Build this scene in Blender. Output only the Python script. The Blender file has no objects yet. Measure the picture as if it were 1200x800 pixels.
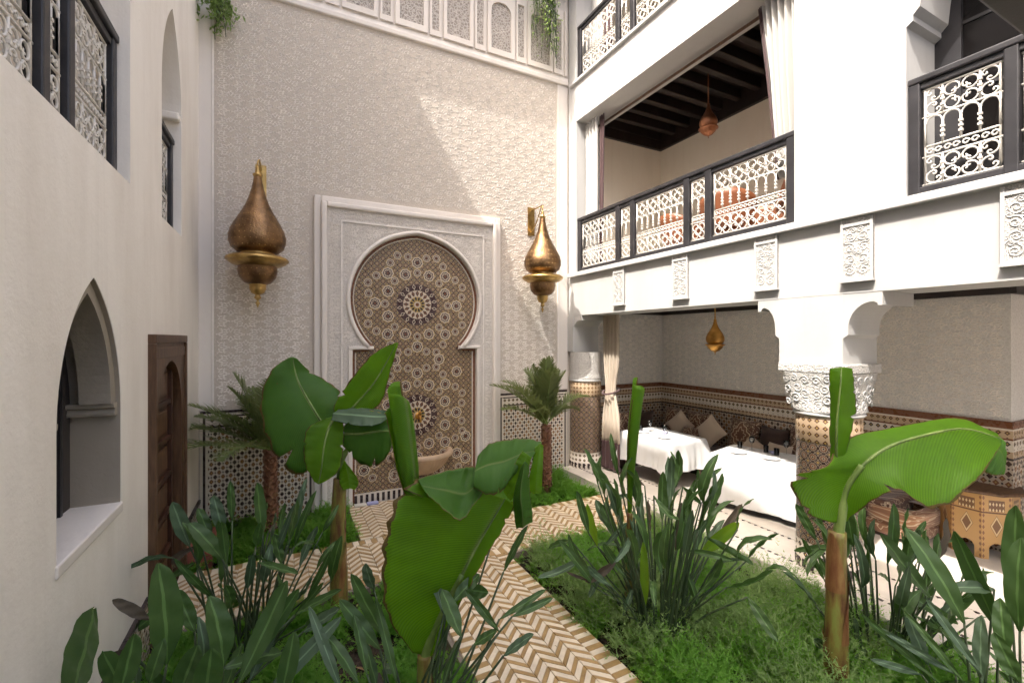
import bpy, bmesh, math, random
import numpy as np
from mathutils import Vector, Matrix
from mathutils.geometry import delaunay_2d_cdt
R = math.radians
rnd = random.Random(7)
S = bpy.context.scene
COL = S.collection

# ------------------------------------------------------------------ camera, sky, sun, exposure
cam_d = bpy.data.cameras.new('camera')
cam_d.sensor_width = 36.0
cam_d.lens = 531.0 / 1200 * 36
cam_d.shift_y = -3 / 1200
cam_d.clip_start = 0.05
cam_d.clip_end = 500
cam = bpy.data.objects.new('camera', cam_d)
COL.objects.link(cam)
cam.location = (0, 0, 2.7)
cam.rotation_euler = (R(90), 0, -R(26.694))
S.camera = cam

SUN_DIR = Vector((1.0, 0.37, -1.64)).normalized()
w = bpy.data.worlds.new('World')
S.world = w
w.use_nodes = True
wn = w.node_tree
sky = wn.nodes.new('ShaderNodeTexSky')
sky.sky_type = 'NISHITA'
sky.sun_disc = False
sky.sun_elevation = math.asin(-SUN_DIR.z)
sky.sun_rotation = math.atan2(-SUN_DIR.x, -SUN_DIR.y) % (2 * math.pi)
sky.air_density = 1.0
sky.dust_density = 10.0
sky.ozone_density = 1.0
bg = wn.nodes['Background']
bg.inputs[1].default_value = 0.15
wn.links.new(sky.outputs[0], bg.inputs[0])
sl = bpy.data.lights.new('sun', 'SUN')
sl.energy = 2.0
sl.angle = R(0.53)
sl.color = (1.0, 0.95, 0.88)
so = bpy.data.objects.new('sun', sl)
COL.objects.link(so)
so.rotation_euler = SUN_DIR.to_track_quat('-Z', 'Y').to_euler()
so.location = (-8, -3, 20)
S.view_settings.view_transform = 'Standard'
S.view_settings.look = 'None'
S.view_settings.gamma = 1.0
S.view_settings.use_curve_mapping = False
S.view_settings.exposure = 1.93
S.cycles.max_bounces = 7
S.cycles.diffuse_bounces = 5
S.cycles.transparent_max_bounces = 12
S.cycles.sample_clamp_indirect = 5.0
S.cycles.use_adaptive_sampling = True
S.cycles.adaptive_threshold = 0.03

# ------------------------------------------------------------------ node helpers
class NT:
    def __init__(s, name):
        s.m = bpy.data.materials.new(name)
        s.m.use_nodes = True
        s.t = s.m.node_tree
        s.b = s.t.nodes['Principled BSDF']
    def n(s, kind, **kw):
        nd = s.t.nodes.new(kind)
        for k, v in kw.items():
            setattr(nd, k, v)
        return nd
    def put(s, sock, v):
        if isinstance(v, X): v = v.s
        if hasattr(v, 'is_output'): s.t.links.new(v, sock)
        else: sock.default_value = v
    def math(s, op, *a):
        nd = s.n('ShaderNodeMath', operation=op)
        for i, v in enumerate(a): s.put(nd.inputs[i], v)
        return X(s, nd.outputs[0])
    def mix(s, f, a, b):
        nd = s.n('ShaderNodeMix', data_type='RGBA')
        s.put(nd.inputs[0], f)
        for i, v in ((6, a), (7, b)):
            if isinstance(v, tuple) and len(v) == 3: v = v + (1,)
            s.put(nd.inputs[i], v)
        return nd.outputs[2]
    def noise(s, vec, scale, detail=3, rough=.55, out=0):
        nd = s.n('ShaderNodeTexNoise')
        s.put(nd.inputs['Scale'], scale); s.put(nd.inputs['Detail'], detail); s.put(nd.inputs['Roughness'], rough)
        if vec is not None: s.put(nd.inputs['Vector'], vec)
        return X(s, nd.outputs[out])
    def voro(s, vec, scale, feature='F1', out='Distance', rand=1.0):
        nd = s.n('ShaderNodeTexVoronoi', feature=feature)
        s.put(nd.inputs['Scale'], scale); s.put(nd.inputs['Randomness'], rand)
        s.put(nd.inputs['Vector'], vec)
        o = nd.outputs[out]
        return X(s, o)
    def ramp(s, f, *stops):
        nd = s.n('ShaderNodeValToRGB')
        cr = nd.color_ramp
        while len(cr.elements) < len(stops): cr.elements.new(.5)
        for e, (p, c) in zip(cr.elements, stops):
            e.position = p
            e.color = c + (1,) if len(c) == 3 else c
        s.put(nd.inputs[0], f)
        return nd.outputs[0]
    def bump(s, h, strength=.4, dist=.01):
        nd = s.n('ShaderNodeBump')
        nd.inputs['Strength'].default_value = strength
        nd.inputs['Distance'].default_value = dist
        s.put(nd.inputs['Height'], h)
        s.t.links.new(nd.outputs[0], s.b.inputs['Normal'])
        return nd.outputs[0]
    def pos(s): return s.n('ShaderNodeNewGeometry').outputs['Position']
    def obj(s): return s.n('ShaderNodeTexCoord').outputs['Object']
    def uv(s):
        sp = s.n('ShaderNodeSeparateXYZ')
        s.t.links.new(s.n('ShaderNodeTexCoord').outputs['UV'], sp.inputs[0])
        return X(s, sp.outputs[0]), X(s, sp.outputs[1])
    def col(s, c): s.put(s.b.inputs['Base Color'], c if not (isinstance(c, tuple) and len(c) == 3) else c + (1,))
    def set(s, **kw):
        for k, v in kw.items(): s.put(s.b.inputs[k.replace('_', ' ')], v)
        return s.m
class X:
    def __init__(s, nt, sock): s.nt = nt; s.s = sock
    def __add__(a, b): return a.nt.math('ADD', a, b)
    __radd__ = __add__
    def __sub__(a, b): return a.nt.math('SUBTRACT', a, b)
    def __rsub__(a, b): return a.nt.math('SUBTRACT', b, a)
    def __mul__(a, b): return a.nt.math('MULTIPLY', a, b)
    __rmul__ = __mul__
    def __truediv__(a, b): return a.nt.math('DIVIDE', a, b)
    def lt(a, b): return a.nt.math('LESS_THAN', a, b)
    def gt(a, b): return a.nt.math('GREATER_THAN', a, b)
    def frac(a): return a.nt.math('FRACT', a)
    def abs(a): return a.nt.math('ABSOLUTE', a)
    def floor(a): return a.nt.math('FLOOR', a)
    def max(a, b): return a.nt.math('MAXIMUM', a, b)
    def min(a, b): return a.nt.math('MINIMUM', a, b)
    def tri(a): return (a.frac() - .5).abs()          # .5 at integers, 0 halfway
    def rnd(a, b):
        nd = a.nt.n('ShaderNodeTexWhiteNoise', noise_dimensions='2D')
        cb = a.nt.n('ShaderNodeCombineXYZ')
        a.nt.put(cb.inputs[0], a); a.nt.put(cb.inputs[1], b)
        a.nt.t.links.new(cb.outputs[0], nd.inputs['Vector'])
        return X(a.nt, nd.outputs['Value'])

MAT = {}
def simple(name, col, rough=.6, metal=0.0, var=.08, scale=6., bump=.15, bscale=60., bdist=.004, coat=0):
    t = NT(name)
    p = t.pos()
    n = t.noise(p, scale, 4)
    a = tuple(c * (1 - var) for c in col); b = tuple(min(1, c * (1 + var)) for c in col)
    t.col(t.ramp(n, (.3, a), (.7, b)))
    if bump: t.bump(t.noise(p, bscale, 4), bump, bdist)
    t.set(Roughness=rough, Metallic=metal)
    if coat: t.set(Coat_Weight=coat)
    MAT[name] = t.m
    return t.m

# plasters
def plaster(name, base, dirt, amt, bump=.25):
    t = NT(name); p = t.pos()
    mp = t.n('ShaderNodeMapping'); mp.inputs['Scale'].default_value = (1.4, 1.4, .35)
    t.t.links.new(p, mp.inputs[0])
    big = t.noise(mp.outputs[0], 1.3, 5, .6)
    fine = t.noise(p, 9, 6, .65)
    f = t.math('MULTIPLY', t.math('SMOOTHSTEP' if False else 'MAXIMUM', big - .42, 0.0), 3.2 * amt) + (fine - .5) * (.35 * amt)
    mp2 = t.n('ShaderNodeMapping'); mp2.inputs['Scale'].default_value = (7, 7, .28)
    t.t.links.new(p, mp2.inputs[0])
    streak = t.math('MAXIMUM', t.noise(mp2.outputs[0], 1.6, 4, .6) - .56, 0.0) * (1.1 * amt)
    wp = t.n('ShaderNodeVectorMath', operation='ADD'); t.t.links.new(p, wp.inputs[0]); t.t.links.new(t.noise(p, 2.5, 4, .6, 1).s, wp.inputs[1])
    crack = t.voro(wp.outputs[0], .8, 'DISTANCE_TO_EDGE').lt(.0016) * t.noise(p, .9, 2).gt(.54) * (.35 * amt)
    c0 = t.mix(t.math('MAXIMUM', f, 0.0), base, dirt)
    t.col(t.mix(t.math('MINIMUM', streak + crack, 1.0), c0, tuple(x * .72 for x in dirt)))
    t.bump(t.noise(p, 5, 6, .6) + t.noise(p, 45, 3) * .15, bump, .02)
    t.set(Roughness=.75, Specular_IOR_Level=.2)
    MAT[name] = t.m
plaster('tadelakt', (.86, .815, .75), (.70, .645, .57), .6, .35)
plaster('recess_dark', (.33, .29, .235), (.27, .235, .19), .7, .35)  # darker tone than the wall face, used in the window recess only
plaster('white_plaster', (.49, .488, .48), (.42, .415, .40), .55, .14)
plaster('ceiling_white', (.82, .81, .79), (.74, .72, .69), .4, .12)
plaster('cream_plaster', (.86, .78, .66), (.76, .66, .53), .5, .2)
plaster('stucco_plain', (.74, .69, .635), (.62, .57, .52), .6, .25)

def carved(name, base, low, scale, dist, strength=.9):
    t = NT(name); p = t.pos()
    v1 = t.voro(p, scale, 'DISTANCE_TO_EDGE')
    v2 = t.voro(p, scale * 2.3, 'DISTANCE_TO_EDGE')
    ridge = t.math('MINIMUM', v1 * 5.0, 1.0) * .6 + t.math('MINIMUM', v2 * 5.0, 1.0) * .4
    h = 1.0 - ridge
    n = t.noise(p, 2.2, 5)
    c = t.mix(h, low, base)  # hollows take the low tone: shade of the relief put into the colour
    t.col(t.mix(n * .35, c, low))
    t.bump(h, strength, dist)
    t.set(Roughness=.9, Specular_IOR_Level=.12)
    MAT[name] = t.m
carved('stucco_carved', (.64, .575, .50), (.50, .445, .385), 26, .006, .4)
carved('stucco_fine', (.76, .715, .66), (.60, .555, .51), 30, .008)
carved('filigree', (.76, .71, .655), (.27, .235, .205), 19, .012, .8)
carved('stucco_white', (.66, .645, .62), (.52, .50, .475), 26, .012)
carved('gallery_stucco', (.76, .745, .72), (.60, .58, .555), 24, .008, .5)
simple('stucco_line', (.80, .755, .70), .85, var=.08)

# zellij mosaics (u, v in metres on the surface)
WHT = (.70, .64, .55); BLK = (.022, .014, .018); BRN = (.17, .065, .03); YEL = (.42, .29, .09); GRN = (.06, .12, .07)
def finish(t, c, rough=.2, u=None, v=None, grout=None):
    n = t.noise(t.pos(), 40, 2)
    cell = t.n('ShaderNodeTexVoronoi'); cell.inputs['Scale'].default_value = 34
    t.t.links.new(t.pos(), cell.inputs['Vector'])
    sx = t.n('ShaderNodeSeparateColor'); t.t.links.new(cell.outputs['Color'], sx.inputs[0])
    tone = X(t, sx.outputs[0])
    t.col(t.mix(n * .08 + tone * .12, c, (.20, .15, .12)))
    t.bump(tone * .8 + t.noise(t.pos(), 28, 2), .35, .004)
    t.set(Roughness=tone * .3 + rough, Specular_IOR_Level=.38)
    MAT[t.m.name] = t.m
def lozenge(name, pu, pv, ink, ink2, frac2, r1=.27, r2=.40, rough=.16, ground=WHT):
    t = NT(name); u, v = t.uv()
    a = u / pu; b = v / pv
    p = a + b; q = a - b
    d = p.tri().max(q.tri())
    pick = p.floor().rnd(q.floor()).lt(frac2)
    dark = t.mix(pick, ink, ink2)
    inside = d.lt(r1)
    eye = d.lt(r1 * .33)
    c = t.mix(inside, ground, dark)
    c = t.mix(eye * pick, c, YEL)
    knot = p.tri().min(q.tri()).gt(.36) * d.gt(r2)
    c = t.mix(knot, c, BLK)
    finish(t, c, rough)
lozenge('zellij_lozenge', .092, .12, (.045, .03, .028), (.20, .09, .045), .5, .30, .43)
lozenge('zellij_brown', .105, .12, (.05, .022, .016), (.20, .075, .03), .5, .30, .42, .22, (.50, .42, .33))
def starnet(name, pu, rough=.2, wide=.30, ground=(.50, .43, .34), inkA=(.03, .018, .02), inkB=(.15, .06, .03)):
    t = NT(name); u, v = t.uv()
    a = u / pu; b = v / pu
    fx = a.frac() - .5; fy = b.frac() - .5
    d4 = fx.abs() + fy.abs(); dm = fx.abs().max(fy.abs())
    star = d4.min(dm * 1.4142)
    r = t.math('SQRT', fx * fx + fy * fy)
    c = t.mix(star.lt(.40), inkA, ground)
    c = t.mix(star.lt(wide), c, inkB)
    c = t.mix(r.lt(.17), c, ground)
    c = t.mix(r.lt(.08), c, inkA)
    corner = (fx.abs() + fy.abs()).gt(.86)
    c = t.mix(corner, c, YEL)
    lines = (a * 2.0 + b * 2.0).tri().lt(.06).max((a * 2.0 - b * 2.0).tri().lt(.06)) * star.gt(.40)
    c = t.mix(lines, c, ground)
    finish(t, c, rough)
starnet('zellij_column', .10, .2, .34, (.34, .28, .21))
starnet('zellij_niche', .092, .24, .37, (.60, .46, .27), (.022, .009, .014), (.12, .045, .022))
def bands(name, period, ink, ground, rough=.2):
    t = NT(name); u, v = t.uv()
    a = u / period; b = v / period
    d = (a.frac() - .5).abs() + (b.frac() - .5).abs()
    c = t.mix(d.lt(.36), ground, ink)
    c = t.mix(d.lt(.14), c, YEL)
    finish(t, c, rough)
bands('zellij_band', .085, BLK, WHT)
bands('zellij_band_brown', .075, (.10, .04, .02), (.50, .37, .24))
for nm, cc in (('tile_black', BLK), ('tile_white', WHT), ('tile_brown', BRN), ('tile_yellow', YEL), ('tile_purple', (.045, .018, .02)), ('tile_cream', (.60, .50, .38))):
    t = NT(nm); finish(t, cc + (1,), .2)

simple('basin_stone', (.45, .32, .21), .45, var=.15, scale=5, bump=.3)
simple('marble', (.66, .61, .54), .25, var=.1, scale=3, bump=.05)
simple('brick_cream', (.70, .60, .46), .5, var=.16, scale=5, bump=.5, bscale=70)
simple('brick_ochre', (.36, .232, .095), .45, var=.25, scale=6, bump=.5, bscale=70)
simple('mortar', (.40, .33, .25), .8)
simple('soil', (.034, .021, .014), .95, var=.5, scale=9, bump=1, bscale=30, bdist=.05)
simple('stone_kerb', (.20, .165, .13), .8, var=.25, scale=9, bump=.6)
simple('iron_white', (.66, .63, .58), .45, var=.06, bump=.1)
simple('dark_wood', (.022, .021, .024), .45, var=.3, scale=5, bump=.2)
simple('ceiling_wood', (.020, .013, .011), .5, var=.4, scale=5, bump=.2)
simple('shadow_room', (.05, .04, .035), .9)  # near-black even colour, the darkness of unlit interiors painted in
simple('terracotta', (.30, .09, .06), .5, var=.15)
def wood(name, a, b, rough=.45):
    t = NT(name); p = t.pos()
    mp = t.n('ShaderNodeMapping'); mp.inputs['Scale'].default_value = (14, 14, 1.6)
    t.t.links.new(p, mp.inputs[0])
    n = t.noise(mp.outputs[0], 2.2, 5, .6)
    t.col(t.ramp(n, (.3, a), (.72, b)))
    t.bump(n, .3, .004)
    t.set(Roughness=rough)
    MAT[name] = t.m
wood('carved_wood', (.055, .025, .011), (.15, .078, .038))
wood('door_wood', (.028, .010, .005), (.085, .034, .016))
def brass(name, a, b, rough, hammered=55, hb=.5):
    t = NT(name); p = t.obj()
    n = t.noise(t.pos(), 7, 5)
    t.col(t.ramp(n, (.35, a), (.7, b)))
    v = t.voro(t.pos(), hammered)
    t.bump(v + t.noise(t.pos(), 90, 2) * .3, hb, .006)
    t.set(Roughness=rough, Metallic=.92)
    MAT[name] = t.m
brass('bronze', (.13, .072, .034), (.32, .19, .092), .40)
brass('brass', (.32, .20, .065), (.62, .42, .16), .35, 40, .25)
brass('copper', (.38, .16, .08), (.62, .30, .17), .38)
brass('gold', (.42, .20, .045), (.70, .40, .11), .35)
def fabric(name, col, var=.1, scale=300, rough=.9, sheen=.3):
    t = NT(name); p = t.pos()
    n = t.noise(p, 4, 3); wv = t.noise(p, scale, 2)
    t.col(t.mix(n, tuple(c * (1 - var) for c in col), tuple(min(1, c * (1 + var)) for c in col)))
    t.bump(wv, .2, .002)
    t.set(Roughness=rough, Sheen_Weight=sheen)
    MAT[name] = t.m
fabric('linen_white', (.60, .60, .60), .03)
fabric('curtain_cream', (.46, .39, .31), .08)
fabric('curtain_white', (.46, .45, .43), .04)
fabric('curtain_maroon', (.065, .030, .032), .2)
fabric('cushion_beige', (.52, .42, .32), .1)
fabric('sofa_dark', (.055, .028, .020), .3)
fabric('leather_orange', (.20, .070, .030), .2, 60, .45, 0)
fabric('napkin_blue', (.30, .31, .52), .1)
def damask(name, A, B, C):
    t = NT(name); u, v = t.uv()
    a = u - .5; b = v - .5
    r = (a.abs() * 1.25) + (b.abs() * .9)
    wob = t.math('SINE', t.math('ARCTAN2', a, b) * 8.0) * .035
    d = r + wob
    nv = t.noise(t.n('ShaderNodeTexCoord').outputs['UV'], 14, 3)
    c = t.mix(d.lt(.43), A, B)
    c = t.mix((d - .40).abs().lt(.028), c, C)
    c = t.mix((d - .22).abs().lt(.022), c, C)
    c = t.mix(d.lt(.14), c, A)
    scroll = (t.noise(t.n('ShaderNodeTexCoord').outputs['UV'], 9, 1) - .5).abs().lt(.022)
    c = t.mix(scroll * d.gt(.45), c, C)
    t.col(t.mix(nv * .3, c, B))
    t.set(Roughness=.8, Sheen_Weight=.3)
    MAT[name] = t.m
damask('damask', (.10, .042, .024), (.17, .075, .040), (.56, .44, .30))
damask('damask_light', (.22, .10, .05), (.32, .16, .08), (.55, .42, .28))
# inlaid wood for the octagonal table
t = NT('inlaid_wood'); u, v = t.uv()
a = u.frac() - .5; b = v
dia = (a.abs() / .22 + (b - .52).abs() / .17)
c = t.mix(dia.lt(1.0), (.50, .29, .11), (.20, .10, .045))
c = t.mix((dia - .8).abs().lt(.12), c, (.62, .45, .24))
sq = a.abs().lt(.27) * (b - .84).abs().lt(.085)
c = t.mix(sq, c, (.17, .085, .04))
kk = ((u * 9.0).frac() - .5).abs() + ((v * 11.0).frac() - .5).abs()
c = t.mix(sq * kk.lt(.33), c, (.66, .50, .29))
edge = a.abs().gt(.40)
c = t.mix(edge * kk.lt(.4), c, (.22, .10, .05))
c = t.mix((v - .73).abs().lt(.012), c, (.14, .06, .03))
t.col(c); t.set(Roughness=.35); MAT['inlaid_wood'] = t.m
# glass
t = NT('glass')
tp = t.n('ShaderNodeBsdfTransparent'); tp.inputs[0].default_value = (.93, .95, .96, 1)
gs = t.n('ShaderNodeBsdfGlossy'); gs.inputs['Roughness'].default_value = .03
fr = t.n('ShaderNodeFresnel'); fr.inputs[0].default_value = 1.6
mx = t.n('ShaderNodeMixShader')
t.t.links.new(fr.outputs[0], mx.inputs[0]); t.t.links.new(tp.outputs[0], mx.inputs[1]); t.t.links.new(gs.outputs[0], mx.inputs[2])
t.t.links.new(mx.outputs[0], t.t.nodes['Material Output'].inputs[0]); MAT['glass'] = t.m
t = NT('window_pane'); t.set(Base_Color=(.008, .007, .007, 1), Roughness=.08, Specular_IOR_Level=.25); MAT['window_pane'] = t.m

# foliage
def leafmat(name, col, lite, trans=.35, vein=0., rough=.4, tcol=None, gloss=.5, rib_line=False):
    t = NT(name); u, v = t.uv()
    rp = t.n('ShaderNodeNewGeometry').outputs['Random Per Island']
    n = t.noise(t.pos(), 5, 4)
    f = n * .7 + X(t, rp) * .45 - .1
    c = t.mix(f, col, lite)
    mid = (u - .5).abs().lt(.018)
    tbase = (tcol or tuple(min(1, x * 2.0) for x in lite)); tc = tbase + (1,)
    if rib_line: c = t.mix((u - .5).abs().lt(.05) * .55, c, tuple(min(1, x * 2.6) for x in lite))
    if vein:
        rib = t.math('SINE', (v + (u - .5).abs() * .35) * vein)
        fine = t.math('SINE', (v + (u - .5).abs() * .35) * vein * 3.1)
        c = t.mix((rib * .5 + .5) * .34, c, tuple(x * 1.8 for x in lite))
        blot = t.noise(t.pos(), 3.5, 5, .6)
        tc = t.mix((rib * .5 + .5) * .55 + (blot - .4) * 1.1, tbase, tuple(x * .42 for x in tbase))
        t.bump(rib + n * 2.5, .3, .004)
        spots = t.noise(t.pos(), 26, 2).gt(.73) * (u - .5).abs().gt(.30)
        c = t.mix(spots, c, (.16, .09, .02))
        edge = ((u - .5).abs() + (t.noise(t.pos(), 16, 3) - .5) * .05).gt(.482)
        c = t.mix(edge, c, (.24, .17, .06)); tc = t.mix(edge, tc, (.22, .13, .03))
        c = t.mix(mid, c, (.19, .26, .07))
    t.col(c)
    t.set(Roughness=rough, Specular_IOR_Level=gloss)
    tr = t.n('ShaderNodeBsdfTranslucent')
    t.put(tr.inputs[0], tc)
    mx = t.n('ShaderNodeMixShader'); mx.inputs[0].default_value = trans
    out = t.t.nodes['Material Output']
    t.t.links.new(t.b.outputs[0], mx.inputs[1]); t.t.links.new(tr.outputs[0], mx.inputs[2])
    t.t.links.new(mx.outputs[0], out.inputs[0])
    MAT[name] = t.m
leafmat('banana_leaf', (.055, .15, .012), (.125, .255, .018), .58, 420., .36, (.52, .84, .05), .3)
leafmat('banana_dark', (.035, .105, .016), (.080, .185, .026), .42, 420., .36, (.24, .50, .03), .28)
leafmat('strelitzia', (.026, .060, .018), (.075, .135, .040), .2, 0., .40, (.10, .24, .04), .32, True)
leafmat('strelitzia_pale', (.045, .085, .045), (.10, .155, .085), .18, 0., .5, (.10, .18, .07), .4, True)
leafmat('palm', (.075, .105, .030), (.15, .18, .06), .3, 0., .5)
leafmat('herb', (.060, .16, .022), (.21, .38, .07), .52, 0., .6, (.34, .68, .08), .3)
leafmat('herb_pale', (.09, .17, .045), (.24, .34, .11), .35, 0., .6)
leafmat('vine', (.07, .13, .03), (.20, .28, .08), .4, 0., .5)
leafmat('litter', (.14, .075, .03), (.26, .16, .08), .1, 0., .8)
leafmat('withered', (.05, .04, .03), (.09, .07, .045), .1, 0., .8)
def stemmat(name, a, b, c3):
    t = NT(name); p = t.pos()
    mp = t.n('ShaderNodeMapping'); mp.inputs['Scale'].default_value = (9, 9, 2)
    t.t.links.new(p, mp.inputs[0])
    n = t.noise(mp.outputs[0], 1.6, 5, .6)
    t.col(t.ramp(n, (.36, a), (.5, b), (.64, c3)))
    t.bump(n, .4, .01)
    t.set(Roughness=.5)
    MAT[name] = t.m
stemmat('banana_stem', (.11, .045, .018), (.20, .15, .035), (.20, .24, .05))
stemmat('banana_sheath', (.16, .06, .022), (.24, .12, .04), (.30, .20, .07))
stemmat('petiole_green', (.10, .16, .03), (.16, .24, .05), (.22, .30, .08))
stemmat('palm_trunk', (.10, .04, .02), (.19, .085, .045), (.28, .15, .085))
stemmat('stalk', (.030, .055, .022), (.045, .075, .030), (.06, .085, .035))

# ------------------------------------------------------------------ mesh helpers
class MB:
    def __init__(s): s.v = []; s.f = []; s.uv = []; s.mi = []; s.sm = []
    def add(s, vs, fs, uvs=None, mi=0, smooth=False):
        o = len(s.v)
        for i, p in enumerate(vs):
            s.v.append(tuple(p))
            s.uv.append(uvs[i] if uvs else (p[0] + p[1], p[2]))
        for f in fs:
            s.f.append([o + i for i in f]); s.mi.append(mi); s.sm.append(smooth)
        return s
    def box(s, x0, x1, y0, y1, z0, z1, mi=0):
        P = [(x0, y0, z0), (x1, y0, z0), (x1, y1, z0), (x0, y1, z0), (x0, y0, z1), (x1, y0, z1), (x1, y1, z1), (x0, y1, z1)]
        return s.add(P, [(0, 3, 2, 1), (4, 5, 6, 7), (0, 1, 5, 4), (1, 2, 6, 5), (2, 3, 7, 6), (3, 0, 4, 7)], None, mi)
    def tube(s, pts, rad, n=6, mi=0, caps=True, smooth=True):
        pts = [Vector(p) for p in pts]
        m = len(pts)
        if not hasattr(rad, '__len__'): rad = [rad] * m
        vs = []; uvs = []; fs = []
        ref = None; L = 0
        for i, p in enumerate(pts):
            d = (pts[min(i + 1, m - 1)] - pts[max(i - 1, 0)])
            if d.length < 1e-9: d = Vector((0, 0, 1))
            d.normalize()
            if ref is None:
                ref = Vector((0, 0, 1)) if abs(d.z) < .9 else Vector((1, 0, 0))
            a = d.cross(ref)
            if a.length < 1e-6: a = d.orthogonal()
            a.normalize(); b = d.cross(a); ref = a.cross(d)
            if i: L += (pts[i] - pts[i - 1]).length
            for k in range(n):
                an = 2 * math.pi * k / n
                vs.append(p + a * (math.cos(an) * rad[i]) + b * (math.sin(an) * rad[i]))
                uvs.append((k / n, L))
        for i in range(m - 1):
            for k in range(n):
                k2 = (k + 1) % n
                fs.append((i * n + k, i * n + k2, (i + 1) * n + k2, (i + 1) * n + k))
        if caps:
            fs.append(tuple(range(n))[::-1]); fs.append(tuple((m - 1) * n + k for k in range(n)))
        return s.add(vs, fs, uvs, mi, smooth)
    def lathe(s, prof, c, n=24, mi=0, a0=0, a1=2 * math.pi, smooth=True, flute=0, fr=0, sq=None):
        vs = []; uvs = []; fs = []
        rm = max(r for r, z in prof)
        for r, z in prof:
            for k in range(n + 1):
                an = a0 + (a1 - a0) * k / n
                rr = r * (1 + fr * math.cos(an * flute)) if flute else r
                vs.append((c[0] + rr * math.cos(an), c[1] + rr * math.sin(an), c[2] + z))
                uvs.append((an * rm, c[2] + z))
        for i in range(len(prof) - 1):
            for k in range(n):
                a = i * (n + 1) + k; b = a + n + 1
                fs.append((a, a + 1, b + 1, b))
        return s.add(vs, fs, uvs, mi, smooth)
    def grid(s, rows, mi=0, smooth=True, uvf=None):
        m = len(rows); n = len(rows[0])
        vs = [p for r in rows for p in r]
        uvs = [((j / (n - 1)), (i / (m - 1))) if uvf is None else uvf(i, j) for i in range(m) for j in range(n)]
        fs = [(i * n + j, i * n + j + 1, (i + 1) * n + j + 1, (i + 1) * n + j) for i in range(m - 1) for j in range(n - 1)]
        return s.add(vs, fs, uvs, mi, smooth)
    def mesh(s, name, mats):
        me = bpy.data.meshes.new(name)
        me.from_pydata(s.v, [], s.f)
        for m in (mats if isinstance(mats, (list, tuple)) else [mats]): me.materials.append(MAT[m])
        me.polygons.foreach_set('material_index', s.mi)
        me.polygons.foreach_set('use_smooth', s.sm)
        ul = me.uv_layers.new(name='UVMap')
        li = np.empty(len(me.loops), dtype=np.int32); me.loops.foreach_get('vertex_index', li)
        ul.data.foreach_set('uv', np.array(s.uv, dtype=np.float32)[li].ravel())
        me.update()
        return me
    def build(s, name, mats, parent=None, bevel=0, **tags):
        o = link(name, s.mesh(name, mats), parent, **tags)
        if bevel:
            md = o.modifiers.new('bevel', 'BEVEL'); md.width = bevel; md.segments = 2; md.limit_method = 'ANGLE'; md.angle_limit = R(40)
        return o
def link(name, data, parent=None, **tags):
    o = bpy.data.objects.new(name, data)
    COL.objects.link(o)
    if parent is not None:
        o.parent = parent
        if parent.type == 'EMPTY': o.matrix_parent_inverse = Matrix.Translation(-Vector(parent.location))
    for k, v in tags.items(): o[k] = v
    return o
def thing(name, label, cat, group=None, loc=(0, 0, 0)):
    o = link(name, None, None, label=label, category=cat)
    o.location = loc
    o.empty_display_size = .2
    if group: o['group'] = group
    return o
def inside(p, poly):
    x, y = p; r = False; n = len(poly)
    for i in range(n):
        x1, y1 = poly[i]; x2, y2 = poly[(i + 1) % n]
        if (y1 > y) != (y2 > y) and x < (x2 - x1) * (y - y1) / (y2 - y1) + x1: r = not r
    return r
def slab(mb, outer, holes, fn, d0, d1, mi=0, mi_side=None, back=True):
    """a flat plate with cut openings; fn(a, b, d) places plate coordinates in space"""
    pts = []; edges = []
    for poly in [outer] + holes:
        o = len(pts); n = len(poly)
        pts += [Vector(p) for p in poly]
        edges += [(o + i, o + (i + 1) % n) for i in range(n)]
    vs, es, fs, *_ = delaunay_2d_cdt(pts, edges, [], 0, 1e-5)
    keep = []
    for f in fs:
        cxy = sum((vs[i] for i in f), Vector((0, 0))) / len(f)
        if inside(cxy, outer) and not any(inside(cxy, h) for h in holes): keep.append(tuple(f))
    uv = [(v.x, v.y) for v in vs]
    mb.add([fn(v.x, v.y, d0) for v in vs], keep, uv, mi)
    if back: mb.add([fn(v.x, v.y, d1) for v in vs], [f[::-1] for f in keep], uv, mi)
    for poly in [outer] + holes:
        n = len(poly)
        V = [fn(a, b, d0) for a, b in poly] + [fn(a, b, d1) for a, b in poly]
        mb.add(V, [(i, (i + 1) % n, n + (i + 1) % n, n + i) for i in range(n)], None, mi if mi_side is None else mi_side)
    return mb
FX = lambda a, b, d: (d, a, b)       # plate in the plane x = d  (a = y, b = z)
FY = lambda a, b, d: (a, d, b)       # plate in the plane y = d  (a = x, b = z)
def rect(a0, a1, b0, b1): return [(a0, b0), (a1, b0), (a1, b1), (a0, b1)]
def pointed(a0, a1, b0, spring, apex, n=14, horseshoe=0.0):
    """opening with straight jambs and a pointed arch"""
    c = (a0 + a1) / 2; hw = (a1 - a0) / 2; h = apex - spring
    k = (h * h - hw * hw) / (2 * hw); rr = hw + k
    pts = [(a0, b0), (a1, b0)]
    th = math.asin(min(1, h / rr))
    for i in range(n + 1):
        t_ = th * i / n
        pts.append((c - k + rr * math.cos(t_), spring + rr * math.sin(t_)))
    for i in range(n - 1, -1, -1):
        t_ = th * i / n
        pts.append((c + k - rr * math.cos(t_), spring + rr * math.sin(t_)))
    return pts
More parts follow.
